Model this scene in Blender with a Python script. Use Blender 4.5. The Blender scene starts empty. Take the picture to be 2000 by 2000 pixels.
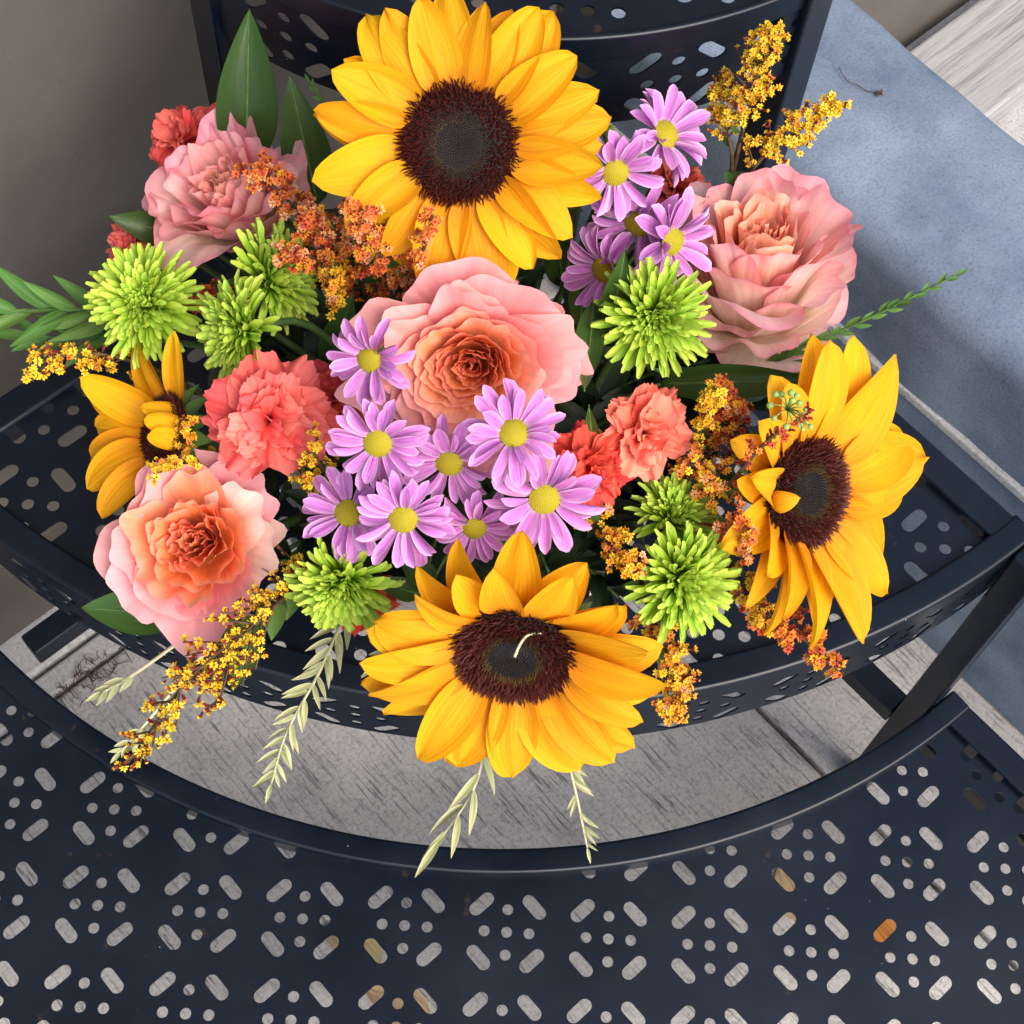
import bpy, math, random
import numpy as np
from mathutils import Vector, Matrix
from mathutils.geometry import delaunay_2d_cdt

scene = bpy.context.scene
COL = scene.collection
R_ = math.radians

# ------------------------------------------------------------------ camera
CAM = Vector((0.00893, -0.70005, 1.13238))
C_RIGHT = Vector((0.99751, 0.055817, 0.043108)).normalized()
C_DOWN = Vector((0.069225, -0.891735, -0.447232)).normalized()
C_FWD = Vector((0.013478, 0.449102, -0.893379)).normalized()
FPX = 3100.0                       # focal length in pixels of the 2000 px photograph
cd = bpy.data.cameras.new('camera')
cam = bpy.data.objects.new('camera', cd)
COL.objects.link(cam)
cd.sensor_width = 36.0
cd.lens = 36.0 * FPX / 2000.0
cd.clip_start = 0.02
cd.clip_end = 200.0
m = Matrix.Identity(4)
for k, a in enumerate((C_RIGHT, -C_DOWN, -C_FWD)):
    for r in range(3):
        m[r][k] = a[r]
m.translation = CAM
cam.matrix_world = m
scene.camera = cam

# ------------------------------------------------------------------ sky, sun, exposure
SUN_DIR = Vector((0.62, -0.72, 0.95)).normalized()      # towards the sun
w = bpy.data.worlds.new('World')
scene.world = w
w.use_nodes = True
nt = w.node_tree
nt.nodes.clear()
sky = nt.nodes.new('ShaderNodeTexSky')
sky.sky_type = 'NISHITA'
sky.sun_disc = False
sky.sun_elevation = math.asin(SUN_DIR.z)
sky.sun_rotation = math.atan2(SUN_DIR.x, SUN_DIR.y)
sky.air_density = 0.8
sky.dust_density = 4.0
sky.ozone_density = 0.6
bg = nt.nodes.new('ShaderNodeBackground')
bg.inputs[1].default_value = 0.15
wo = nt.nodes.new('ShaderNodeOutputWorld')
nt.links.new(sky.outputs[0], bg.inputs[0])
nt.links.new(bg.outputs[0], wo.inputs[0])
sd = bpy.data.lights.new('sun', 'SUN')
sd.energy = 1.2
sd.angle = R_(50)
sd.color = (1.0, 0.96, 0.90)
sun = bpy.data.objects.new('sun', sd)
COL.objects.link(sun)
sun.rotation_euler = SUN_DIR.to_track_quat('Z', 'Y').to_euler()
sun.location = (0.5, -0.6, 2.5)
scene.view_settings.view_transform = 'Standard'
scene.view_settings.look = 'None'
scene.view_settings.gamma = 1.0
scene.view_settings.use_curve_mapping = False
scene.view_settings.exposure = 1.05
scene.render.engine = 'CYCLES'
scene.render.resolution_x = 1024
scene.render.resolution_y = 1024

# ------------------------------------------------------------------ placing helpers
PITCH = 0.06                       # one repeat of the pressed hole pattern, metres


def H(zp):                         # height in hole pitches above the lower tray -> metres above ground
    return (zp + 3.15) * PITCH


def at(px, py, zp):                # the point of the place at that height that the photograph shows there
    d = C_RIGHT * ((px - 1000) / FPX) + C_DOWN * ((py - 1000) / FPX) + C_FWD
    return CAM + d * ((H(zp) - CAM.z) / d.z)


def depth(P):
    return (P - CAM).dot(C_FWD)


def msize(px, P):                  # pixels of the photograph at P -> metres
    return px * depth(P) / FPX


def pq(p, q, z):                   # p runs along the wall, q away from the ledge towards the wall
    s = 2 ** -0.5
    return Vector(((p - q) * s, (p + q) * s, z))


def frame(P, tilt=0.0, phi=0.0, spin=0.0):
    v = (CAM - P).normalized()
    r = (C_RIGHT - v * C_RIGHT.dot(v)).normalized()
    u = v.cross(r)
    t, f = R_(tilt), R_(phi)
    n = v * math.cos(t) + (r * math.cos(f) + u * math.sin(f)) * math.sin(t)
    x = (r - n * r.dot(n)).normalized()
    y = n.cross(x)
    M = Matrix(((x.x, y.x, n.x, P.x), (x.y, y.y, n.y, P.y), (x.z, y.z, n.z, P.z), (0, 0, 0, 1)))
    return M @ Matrix.Rotation(R_(spin), 4, 'Z')


def tag(o, label=None, cat=None, group=None, kind=None):
    if label: o['label'] = label
    if cat: o['category'] = cat
    if group: o['group'] = group
    if kind: o['kind'] = kind
    return o


def thing(name, label, cat, M=None, group=None):
    o = bpy.data.objects.new(name, None)
    o.empty_display_size = 0.01
    COL.objects.link(o)
    if M is not None:
        o.matrix_world = M
        o.matrix_basis = M
    return tag(o, label, cat, group)


def part(name, me, parent=None, M=None, color=None, kind=None):
    o = bpy.data.objects.new(name, me)
    COL.objects.link(o)
    if parent is not None:
        o.parent = parent
    if M is not None:
        o.matrix_basis = M
    if color is not None:
        o.color = (color[0], color[1], color[2], 1.0)
    if kind: o['kind'] = kind
    return o


# ------------------------------------------------------------------ materials
def new_mat(name):
    m = bpy.data.materials.new(name)
    m.use_nodes = True
    m.node_tree.nodes.clear()
    return m, m.node_tree.nodes, m.node_tree.links


def nd(N, t, **kw):
    n = N.new(t)
    for k, v in kw.items():
        if k.startswith('i_'):
            key = k[2:]
            n.inputs[int(key) if key.isdigit() else key].default_value = v
        else:
            setattr(n, k, v)
    return n


def ramp(N, stops):
    r = N.new('ShaderNodeValToRGB')
    el = r.color_ramp.elements
    while len(el) < len(stops):
        el.new(0.5)
    for e, (p, c) in zip(el, stops):
        e.position = p
        e.color = (c[0], c[1], c[2], 1) if not isinstance(c, (int, float)) else (c, c, c, 1)
    return r


def mixc(N, L, a, b, fac, mode='MIX'):
    n = N.new('ShaderNodeMix')
    n.data_type = 'RGBA'
    n.blend_type = mode
    for s, v in ((6, a), (7, b), (0, fac)):
        if isinstance(v, (int, float)):
            n.inputs[s].default_value = v
        elif isinstance(v, tuple):
            n.inputs[s].default_value = (v[0], v[1], v[2], 1)
        else:
            L.new(v, n.inputs[s])
    return n.outputs[2]


def mth(N, L, op, a, b=None):
    n = N.new('ShaderNodeMath')
    n.operation = op
    for s, v in ((0, a), (1, b)):
        if v is None: continue
        if isinstance(v, (int, float)): n.inputs[s].default_value = v
        else: L.new(v, n.inputs[s])
    return n.outputs[0]


def petal_mat(name, stops, edge=None, edge_w=0.5, tip=None, vein=0.18, vein_u=22.0, transl=0.22, rough=0.55,
              objcol=False, hue=0.012, val=0.12, bump=0.25, blotch=0.0, blotch_col=(1, 1, 1)):
    m, N, L = new_mat(name)
    out = nd(N, 'ShaderNodeOutputMaterial')
    uv = nd(N, 'ShaderNodeUVMap')
    sep = nd(N, 'ShaderNodeSeparateXYZ')
    L.new(uv.outputs[0], sep.inputs[0])
    rp = ramp(N, stops)
    L.new(sep.outputs[1], rp.inputs[0])
    col = rp.outputs[0]
    oi = nd(N, 'ShaderNodeObjectInfo')
    if objcol:
        col = mixc(N, L, col, oi.outputs['Color'], 1.0, 'MULTIPLY')
    u = mth(N, L, 'ABSOLUTE', mth(N, L, 'SUBTRACT', mth(N, L, 'MULTIPLY', sep.outputs[0], 2.0), 1.0))
    if edge is not None:
        col = mixc(N, L, col, edge, mth(N, L, 'MULTIPLY', mth(N, L, 'POWER', u, 3.0), edge_w))
    if tip is not None:
        t = mth(N, L, 'POWER', sep.outputs[1], 9.0)
        col = mixc(N, L, col, tip[0], mth(N, L, 'MULTIPLY', t, tip[1]))
    # veins: noise stretched along the petal
    mp = nd(N, 'ShaderNodeMapping')
    mp.inputs['Scale'].default_value = (vein_u, 1.6, 1)
    L.new(uv.outputs[0], mp.inputs[0])
    add = nd(N, 'ShaderNodeVectorMath', operation='ADD')
    L.new(mp.outputs[0], add.inputs[0])
    cmb = nd(N, 'ShaderNodeCombineXYZ')
    L.new(mth(N, L, 'MULTIPLY', oi.outputs['Random'], 37.0), cmb.inputs[2])
    L.new(cmb.outputs[0], add.inputs[1])
    nz = nd(N, 'ShaderNodeTexNoise', i_Scale=1.0, i_Detail=3.0)
    L.new(add.outputs[0], nz.inputs['Vector'])
    vr = ramp(N, [(0.3, 1.0 - vein), (0.7, 1.0 + vein * 0.4)])
    L.new(nz.outputs[0], vr.inputs[0])
    col = mixc(N, L, col, vr.outputs[0], 1.0, 'MULTIPLY')
    if blotch > 0:
        n2 = nd(N, 'ShaderNodeTexNoise', i_Scale=55.0, i_Detail=4.0)
        tc = nd(N, 'ShaderNodeTexCoord')
        L.new(tc.outputs['Object'], n2.inputs['Vector'])
        br = ramp(N, [(0.45, 0.0), (0.7, blotch)])
        L.new(n2.outputs[0], br.inputs[0])
        col = mixc(N, L, col, blotch_col, br.outputs[0])
    hs = nd(N, 'ShaderNodeHueSaturation')
    L.new(col, hs.inputs['Color'])
    L.new(mth(N, L, 'ADD', mth(N, L, 'MULTIPLY', oi.outputs['Random'], 2 * hue), 0.5 - hue), hs.inputs['Hue'])
    wn = nd(N, 'ShaderNodeTexWhiteNoise', noise_dimensions='1D')
    L.new(oi.outputs['Random'], wn.inputs['W'])
    L.new(mth(N, L, 'ADD', mth(N, L, 'MULTIPLY', wn.outputs['Value'], 2 * val), 1.0 - val * 1.2), hs.inputs['Value'])
    b = nd(N, 'ShaderNodeBsdfPrincipled', i_Roughness=rough)
    b.inputs['Specular IOR Level'].default_value = 0.3
    L.new(hs.outputs[0], b.inputs['Base Color'])
    bp = nd(N, 'ShaderNodeBump', i_Strength=bump, i_Distance=0.0006)
    L.new(nz.outputs[0], bp.inputs['Height'])
    L.new(bp.outputs[0], b.inputs['Normal'])
    if transl > 0:
        tr = nd(N, 'ShaderNodeBsdfTranslucent')
        L.new(hs.outputs[0], tr.inputs[0])
        mx = nd(N, 'ShaderNodeMixShader', i_0=transl)
        L.new(b.outputs[0], mx.inputs[1])
        L.new(tr.outputs[0], mx.inputs[2])
        L.new(mx.outputs[0], out.inputs[0])
    else:
        L.new(b.outputs[0], out.inputs[0])
    return m


def simple_mat(name, c, rough=0.6, noise=0.25, nscale=200.0, objcol=False, bump=0.0, spec=0.3, transl=0.0):
    m, N, L = new_mat(name)
    out = nd(N, 'ShaderNodeOutputMaterial')
    b = nd(N, 'ShaderNodeBsdfPrincipled', i_Roughness=rough)
    b.inputs['Specular IOR Level'].default_value = spec
    tc = nd(N, 'ShaderNodeTexCoord')
    nz = nd(N, 'ShaderNodeTexNoise', i_Scale=nscale, i_Detail=3.0)
    L.new(tc.outputs['Object'], nz.inputs['Vector'])
    r = ramp(N, [(0.3, 1 - noise), (0.7, 1 + noise)])
    L.new(nz.outputs[0], r.inputs[0])
    base = c
    if objcol:
        oi = nd(N, 'ShaderNodeObjectInfo')
        base = oi.outputs['Color']
    col = mixc(N, L, base, r.outputs[0], 1.0, 'MULTIPLY')
    L.new(col, b.inputs['Base Color'])
    if bump:
        bp = nd(N, 'ShaderNodeBump', i_Strength=bump, i_Distance=0.001)
        L.new(nz.outputs[0], bp.inputs['Height'])
        L.new(bp.outputs[0], b.inputs['Normal'])
    if transl:
        tr = nd(N, 'ShaderNodeBsdfTranslucent')
        L.new(col, tr.inputs[0])
        mx = nd(N, 'ShaderNodeMixShader', i_0=transl)
        L.new(b.outputs[0], mx.inputs[1])
        L.new(tr.outputs[0], mx.inputs[2])
        L.new(mx.outputs[0], out.inputs[0])
    else:
        L.new(b.outputs[0], out.inputs[0])
    return m


def concrete_mat(name, c0, c1, dark, streak=0.0, bump=0.5, stain=None, contrast=1.0, fine=900.0):
    """concrete: cloudy tone, fine pits, optional broom streaks that run along q"""
    m, N, L = new_mat(name)
    out = nd(N, 'ShaderNodeOutputMaterial')
    b = nd(N, 'ShaderNodeBsdfPrincipled', i_Roughness=0.88)
    b.inputs['Specular IOR Level'].default_value = 0.25
    tc = nd(N, 'ShaderNodeNewGeometry')
    rot = nd(N, 'ShaderNodeVectorRotate', rotation_type='Z_AXIS', i_Angle=R_(-45))
    L.new(tc.outputs['Position'], rot.inputs['Vector'])
    P = rot.outputs[0]             # x = p, y = q
    n1 = nd(N, 'ShaderNodeTexNoise', i_Scale=14.0, i_Detail=6.0, i_Roughness=0.6)
    L.new(P, n1.inputs['Vector'])
    r1 = ramp(N, [(0.32, c0), (0.68, c1)])
    L.new(n1.outputs[0], r1.inputs[0])
    n2 = nd(N, 'ShaderNodeTexNoise', i_Scale=fine * 0.35, i_Detail=5.0, i_Roughness=0.75)
    L.new(P, n2.inputs['Vector'])
    r2 = ramp(N, [(0.33, 1 - 0.38 * contrast), (0.5, 0.98), (0.7, 1 + 0.14 * contrast)])
    L.new(n2.outputs[0], r2.inputs[0])
    col = mixc(N, L, r1.outputs[0], r2.outputs[0], 1.0, 'MULTIPLY')
    hgt = n2.outputs[0]
    if streak > 0:
        mp = nd(N, 'ShaderNodeMapping')
        mp.inputs['Scale'].default_value = (430.0, 26.0, 26.0)
        L.new(P, mp.inputs[0])
        n3 = nd(N, 'ShaderNodeTexNoise', i_Scale=1.0, i_Detail=4.0, i_Roughness=0.65)
        L.new(mp.outputs[0], n3.inputs['Vector'])
        n4 = nd(N, 'ShaderNodeTexNoise', i_Scale=22.0, i_Detail=3.0)
        L.new(P, n4.inputs['Vector'])
        r3 = ramp(N, [(0.36, 1.0), (0.47, 0.0)])
        L.new(n3.outputs[0], r3.inputs[0])
        r4 = ramp(N, [(0.38, 0.25), (0.6, 1.0)])
        L.new(n4.outputs[0], r4.inputs[0])
        f = mth(N, L, 'MULTIPLY', mth(N, L, 'MULTIPLY', r3.outputs[0], r4.outputs[0]), streak)
        col = mixc(N, L, col, dark, f)
        hgt = mth(N, L, 'SUBTRACT', n2.outputs[0], mth(N, L, 'MULTIPLY', f, 0.8))
    # pits
    vo = nd(N, 'ShaderNodeTexVoronoi', i_Scale=95.0)
    L.new(P, vo.inputs['Vector'])
    rv = ramp(N, [(0.03, 0.8), (0.09, 0.0)])
    L.new(vo.outputs['Distance'], rv.inputs[0])
    wn = nd(N, 'ShaderNodeTexNoise', i_Scale=60.0)
    L.new(P, wn.inputs['Vector'])
    rw = ramp(N, [(0.52, 0.0), (0.6, 1.0)])
    L.new(wn.outputs[0], rw.inputs[0])
    col = mixc(N, L, col, dark, mth(N, L, 'MULTIPLY', rv.outputs[0], rw.outputs[0]))
    if stain is not None:
        n5 = nd(N, 'ShaderNodeTexNoise', i_Scale=11.0, i_Detail=2.0)
        L.new(P, n5.inputs['Vector'])
        r5 = ramp(N, [(0.56, 0.0), (0.72, 0.75)])
        L.new(n5.outputs[0], r5.inputs[0])
        col = mixc(N, L, col, stain, r5.outputs[0])
    L.new(col, b.inputs['Base Color'])
    bp = nd(N, 'ShaderNodeBump', i_Strength=bump, i_Distance=0.0012)
    L.new(hgt, bp.inputs['Height'])
    L.new(bp.outputs[0], b.inputs['Normal'])
    L.new(b.outputs[0], out.inputs[0])
    return m


def metal_mat(name):
    m, N, L = new_mat(name)
    out = nd(N, 'ShaderNodeOutputMaterial')
    b = nd(N, 'ShaderNodeBsdfPrincipled')
    b.inputs['Specular IOR Level'].default_value = 0.40
    tc = nd(N, 'ShaderNodeNewGeometry')
    n1 = nd(N, 'ShaderNodeTexNoise', i_Scale=9.0, i_Detail=5.0)
    L.new(tc.outputs['Position'], n1.inputs['Vector'])
    rr = ramp(N, [(0.3, 0.24), (0.7, 0.42)])
    L.new(n1.outputs[0], rr.inputs[0])
    L.new(rr.outputs[0], b.inputs['Roughness'])
    r1 = ramp(N, [(0.3, (0.0010, 0.0036, 0.0085)), (0.72, (0.0020, 0.0062, 0.0145))])
    L.new(n1.outputs[0], r1.inputs[0])
    # dust specks
    vo = nd(N, 'ShaderNodeTexVoronoi', i_Scale=120.0)
    L.new(tc.outputs['Position'], vo.inputs['Vector'])
    rv = ramp(N, [(0.035, 0.7), (0.055, 0.0)])
    L.new(vo.outputs['Distance'], rv.inputs[0])
    n2 = nd(N, 'ShaderNodeTexNoise', i_Scale=37.0)
    L.new(tc.outputs['Position'], n2.inputs['Vector'])
    rw = ramp(N, [(0.56, 0.0), (0.62, 1.0)])
    L.new(n2.outputs[0], rw.inputs[0])
    col = mixc(N, L, r1.outputs[0], (0.3, 0.32, 0.34), mth(N, L, 'MULTIPLY', rv.outputs[0], rw.outputs[0]))
    n4 = nd(N, 'ShaderNodeTexNoise', i_Scale=26.0, i_Detail=8.0, i_Roughness=0.7)
    L.new(tc.outputs['Position'], n4.inputs['Vector'])
    r4 = ramp(N, [(0.45, 0.0), (0.75, 0.035)])
    L.new(n4.outputs[0], r4.inputs[0])
    col = mixc(N, L, col, (0.10, 0.115, 0.14), r4.outputs[0])
    n5 = nd(N, 'ShaderNodeTexNoise', i_Scale=60.0, i_Detail=5.0)
    L.new(tc.outputs['Position'], n5.inputs['Vector'])
    r5 = ramp(N, [(0.70, 0.0), (0.74, 0.6)])
    L.new(n5.outputs[0], r5.inputs[0])
    col = mixc(N, L, col, (0.045, 0.024, 0.012), r5.outputs[0])
    L.new(col, b.inputs['Base Color'])
    n3 = nd(N, 'ShaderNodeTexNoise', i_Scale=700.0, i_Detail=2.0)
    L.new(tc.outputs['Position'], n3.inputs['Vector'])
    bp = nd(N, 'ShaderNodeBump', i_Strength=0.12, i_Distance=0.0004)
    L.new(n3.outputs[0], bp.inputs['Height'])
    L.new(bp.outputs[0], b.inputs['Normal'])
    L.new(b.outputs[0], out.inputs[0])
    return m


def wood_mat(name, c0, c1, ang, scale=(90, 5, 90)):
    m, N, L = new_mat(name)
    out = nd(N, 'ShaderNodeOutputMaterial')
    b = nd(N, 'ShaderNodeBsdfPrincipled', i_Roughness=0.85)
    tc = nd(N, 'ShaderNodeNewGeometry')
    rot = nd(N, 'ShaderNodeVectorRotate', rotation_type='Z_AXIS', i_Angle=ang)
    L.new(tc.outputs['Position'], rot.inputs['Vector'])
    mp = nd(N, 'ShaderNodeMapping')
    mp.inputs['Scale'].default_value = scale
    L.new(rot.outputs[0], mp.inputs[0])
    n = nd(N, 'ShaderNodeTexNoise', i_Scale=1.0, i_Detail=6.0, i_Roughness=0.7, i_Distortion=0.4)
    L.new(mp.outputs[0], n.inputs['Vector'])
    r = ramp(N, [(0.3, c0), (0.5, c1), (0.75, tuple(x * 1.15 for x in c1))])
    L.new(n.outputs[0], r.inputs[0])
    L.new(r.outputs[0], b.inputs['Base Color'])
    bp = nd(N, 'ShaderNodeBump', i_Strength=0.7, i_Distance=0.002)
    L.new(n.outputs[0], bp.inputs['Height'])
    L.new(bp.outputs[0], b.inputs['Normal'])
    L.new(b.outputs[0], out.inputs[0])
    return m


M_METAL = metal_mat('black_powder_coat')
M_GROUND = concrete_mat('broomed_concrete', (0.38, 0.375, 0.37), (0.53, 0.525, 0.51), (0.07, 0.07, 0.075), streak=0.75,
                        bump=0.6)
M_GROUND_SMOOTH = concrete_mat('trowelled_concrete', (0.44, 0.44, 0.435), (0.54, 0.535, 0.525), (0.12, 0.12, 0.12), streak=0.25,
                               bump=0.35)
M_LEDGE = concrete_mat('blue_grey_concrete', (0.10, 0.14, 0.20), (0.21, 0.265, 0.345), (0.07, 0.09, 0.13), bump=0.35,
                       fine=1500.0, contrast=0.85)
M_MORTAR = concrete_mat('pale_mortar', (0.34, 0.35, 0.36), (0.44, 0.44, 0.44), (0.16, 0.16, 0.16), bump=0.6)
M_WALL = concrete_mat('taupe_paint', (0.088, 0.079, 0.068), (0.108, 0.098, 0.085), (0.06, 0.055, 0.048), bump=0.10,
                      fine=2600.0, contrast=0.35)
M_PLANK = wood_mat('weathered_wood', (0.10, 0.10, 0.10), (0.31, 0.31, 0.305), R_(-45), scale=(6, 120, 120))


# ------------------------------------------------------------------ mesh helpers
def mk(name, V, F, mats, uv=None, smooth=True, midx=None):
    me = bpy.data.meshes.new(name)
    me.from_pydata([tuple(v) for v in V], [], [tuple(f) for f in F])
    for mt in (mats if isinstance(mats, (list, tuple)) else [mats]):
        me.materials.append(mt)
    if smooth:
        me.polygons.foreach_set('use_smooth', [True] * len(me.polygons))
    if midx is not None:
        me.polygons.foreach_set('material_index', midx)
    if uv is not None:
        lay = me.uv_layers.new(name='UVMap')
        vi = np.zeros(len(me.loops), dtype=np.int32)
        me.loops.foreach_get('vertex_index', vi)
        lay.data.foreach_set('uv', np.asarray(uv, dtype=np.float32)[vi].ravel())
    me.update()
    return me


class MB:
    def __init__(s):
        s.V = []; s.F = []; s.M = []; s.U = []

    def add(s, V, F, mi=0, uv=None):
        o = len(s.V)
        s.V += [tuple(v) for v in V]
        s.F += [tuple(i + o for i in f) for f in F]
        s.M += [mi] * len(F)
        s.U += list(uv) if uv is not None else [(0.5, 0.5)] * len(V)

    def build(s, name, mats, smooth=True):
        return mk(name, s.V, s.F, mats, uv=s.U, smooth=smooth, midx=s.M)


def box_vf(fn, p0, p1, q0, q1, z0, z1):
    V = [fn(p, q, z) for z in (z0, z1) for q in (q0, q1) for p in (p0, p1)]
    F = [(0, 2, 3, 1), (4, 5, 7, 6), (0, 1, 5, 4), (2, 6, 7, 3), (0, 4, 6, 2), (1, 3, 7, 5)]
    return V, F


def bevel_box(name, mat, p0, p1, q0, q1, z0, z1, bev=0.002, seg=2, parent=None, fn=pq, kind=None):
    """box in wall/ledge axes with rounded edges"""
    import bmesh
    V, F = box_vf(fn, p0, p1, q0, q1, z0, z1)
    me = mk(name, V, F, mat, smooth=False)
    bm = bmesh.new()
    bm.from_mesh(me)
    if bev > 0:
        bmesh.ops.bevel(bm, geom=bm.edges[:], offset=bev, segments=seg, profile=0.5, affect='EDGES')
    bmesh.ops.recalc_face_normals(bm, faces=bm.faces[:])
    bm.to_mesh(me)
    bm.free()
    me.polygons.foreach_set('use_smooth', [True] * len(me.polygons)) if seg > 3 else None
    return part(name, me, parent, kind=kind)


def catmull(pts, n):
    P = [Vector(p) for p in pts]
    P = [P[0] * 2 - P[1]] + P + [P[-1] * 2 - P[-2]]
    out = []
    segs = len(P) - 3
    for k in range(n + 1):
        x = k / n * segs
        i = min(int(x), segs - 1)
        t = x - i
        a, b, c, d = P[i:i + 4]
        out.append(0.5 * ((2 * b) + (c - a) * t + (2 * a - 5 * b + 4 * c - d) * t * t + (3 * b - a - 3 * c + d) * t ** 3))
    return out


def tube_vf(pts, r0, r1, sides=6):
    V, F = [], []
    n = len(pts)
    ref = Vector((0.31, 0.17, 0.93))
    for i, p in enumerate(pts):
        d = (pts[min(i + 1, n - 1)] - pts[max(i - 1, 0)]).normalized()
        if abs(d.dot(ref)) > 0.95: ref = Vector((0.9, 0.3, 0.1))
        x = d.cross(ref).normalized()
        y = d.cross(x)
        r = r0 + (r1 - r0) * i / max(1, n - 1)
        for k in range(sides):
            a = 2 * math.pi * k / sides
            V.append(p + x * (r * math.cos(a)) + y * (r * math.sin(a)))
    for i in range(n - 1):
        for k in range(sides):
            F.append((i * sides + k, i * sides + (k + 1) % sides, (i + 1) * sides + (k + 1) % sides, (i + 1) * sides + k))
    F.append(tuple(range(sides))[::-1])
    F.append(tuple((n - 1) * sides + k for k in range(sides)))
    return V, F


def grid_faces(nu, nv):
    return [(j * (nu + 1) + i, j * (nu + 1) + i + 1, (j + 1) * (nu + 1) + i + 1, (j + 1) * (nu + 1) + i)
            for j in range(nv) for i in range(nu)]


def st(nu, nv):
    s, t = np.meshgrid(np.linspace(-1, 1, nu + 1), np.linspace(0, 1, nv + 1))
    return s, t


def sheet(name, X, Y, Z, mat, s, t):
    nv, nu = X.shape[0] - 1, X.shape[1] - 1
    V = np.stack([X, Y, Z], -1).reshape(-1, 3).tolist()
    uv = np.stack([s * 0.5 + 0.5, t], -1).reshape(-1, 2)
    return mk(name, V, grid_faces(nu, nv), mat, uv=uv)


def petal_xyz(rng, L=1.0, W=0.4, outline=None, nu=6, nv=10, bend=(0.2, -0.5, 0.0), cup=0.2, groove=0.0, gn=1.5,
              ruf=0.0, rk=5.0, rp=2.0, twist=0.0, sway=0.0, jag=0.0):
    s, t = st(nu, nv)
    th = bend[0] + bend[1] * t[:, 0] + bend[2] * t[:, 0] ** 2
    dy, dz = np.cos(th), np.sin(th)
    y = np.concatenate([[0], np.cumsum((dy[1:] + dy[:-1]) / 2)]) * L / nv
    z = np.concatenate([[0], np.cumsum((dz[1:] + dz[:-1]) / 2)]) * L / nv
    w = W * outline(t[:, 0])
    off = cup * w[:, None] * (s ** 2) + groove * W * np.cos(s * math.pi * gn) * np.sin(np.clip(t, 0, 1) * math.pi) ** 0.5
    ph = rng.uniform(0, 6.28, 4)
    if ruf:
        off = off + ruf * W * t ** rp * (np.sin(rk * s + ph[0]) * 0.6 + np.sin(rk * 1.9 * s + ph[1]) * 0.4 +
                                         0.4 * np.sin(3 * t + ph[2]))
    tw = twist * t
    x = s * w[:, None]
    X = x * np.cos(tw) + sway * L * t ** 2
    off = off + x * np.sin(tw)
    Y = y[:, None] + off * (-np.sin(th))[:, None]
    Z = z[:, None] + off * np.cos(th)[:, None]
    if jag:
        jj = rng.uniform(-1, 1, nu + 1) * jag * L
        Y = Y + jj[None, :] * t ** 6
    return X, Y, Z, s, t


def place(ang, elev, r0, scale=1.0, z0=0.0, roll=0.0, sx=1.0):
    """petal built along +Y is swung to angle ang about the flower axis, raised by elev"""
    return (Matrix.Rotation(ang - math.pi / 2, 4, 'Z') @ Matrix.Translation((0, r0, z0)) @
            Matrix.Rotation(elev, 4, 'X') @ Matrix.Rotation(roll, 4, 'Y') @
            Matrix.Diagonal((scale * sx, scale, scale, 1)))


# ------------------------------------------------------------------ setting: ground, wall, ledge, plank
GT = 0.03
me = mk('ground', [(-30, -30, -0.034), (30, -30, -0.034), (30, 30, -0.034), (-30, 30, -0.034)], [(0, 1, 2, 3)],
        concrete_mat('dark_soil_joint', (0.03, 0.028, 0.025), (0.055, 0.05, 0.045), (0.02, 0.02, 0.02), bump=0.6))
ground = tag(part('ground', me), kind='structure')
paving = thing('concrete_paving', None, None)
tag(paving, kind='structure')
JP, JQ1, JQ2 = -0.0424, 0.0195, -0.0035
gap = 0.0035
P_EDGES = [-2.4, -0.9, JP, 0.45, 1.6]
for i in range(4):
    a, b = P_EDGES[i] + gap / 2, P_EDGES[i + 1] - gap / 2
    bevel_box('slab', M_GROUND, a, b, -1.1, JQ2 - gap / 2, -GT, 0.0, 0.004, 3, paving)
    bevel_box('slab', M_GROUND_SMOOTH, a, b, JQ2 + gap / 2, JQ1 - gap / 2, -GT, -0.0012, 0.003, 2, paving)
    bevel_box('slab', M_GROUND_SMOOTH, a, b, JQ1 + gap / 2, 0.6, -GT, 0.0, 0.003, 2, paving)
    bevel_box('slab', M_GROUND, a, b, -2.6, -1.1 - gap, -GT, 0.0, 0.004, 3, paving)

WALL_Q = 0.055
wall = thing('house_wall', 'smooth taupe painted wall behind the black stand', 'wall', Matrix.Translation(pq(-0.5, WALL_Q, 0)))
for o in (bevel_box('wall_panel', M_WALL, -2.5, 0.10, WALL_Q, WALL_Q + 0.15, 0.0005, 2.2, 0.003, 2),
          bevel_box('wall_return', M_WALL, 0.1005, 1.6, 0.012, WALL_Q + 0.15, 0.0005, 2.2, 0.003, 2)):
    o.parent = wall
    o.matrix_parent_inverse = wall.matrix_world.inverted()

LP0, LP1, LTOP, LMORT = 0.093, 0.237, 0.345, 0.243
ledge = thing('concrete_ledge', 'blue-grey concrete ledge wall with rounded cap beside the black stand', 'ledge')
bevel_box('base_block', M_LEDGE, LP0, LP1 - 0.001, -2.4, 0.009, 0.0005, LMORT, 0.004, 2, ledge)
bevel_box('mortar_joint', M_MORTAR, LP0 - 0.004, LP1 + 0.001, -2.395, 0.0085, LMORT + 0.0002, LMORT + 0.0078, 0.0015, 2, ledge)
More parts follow.
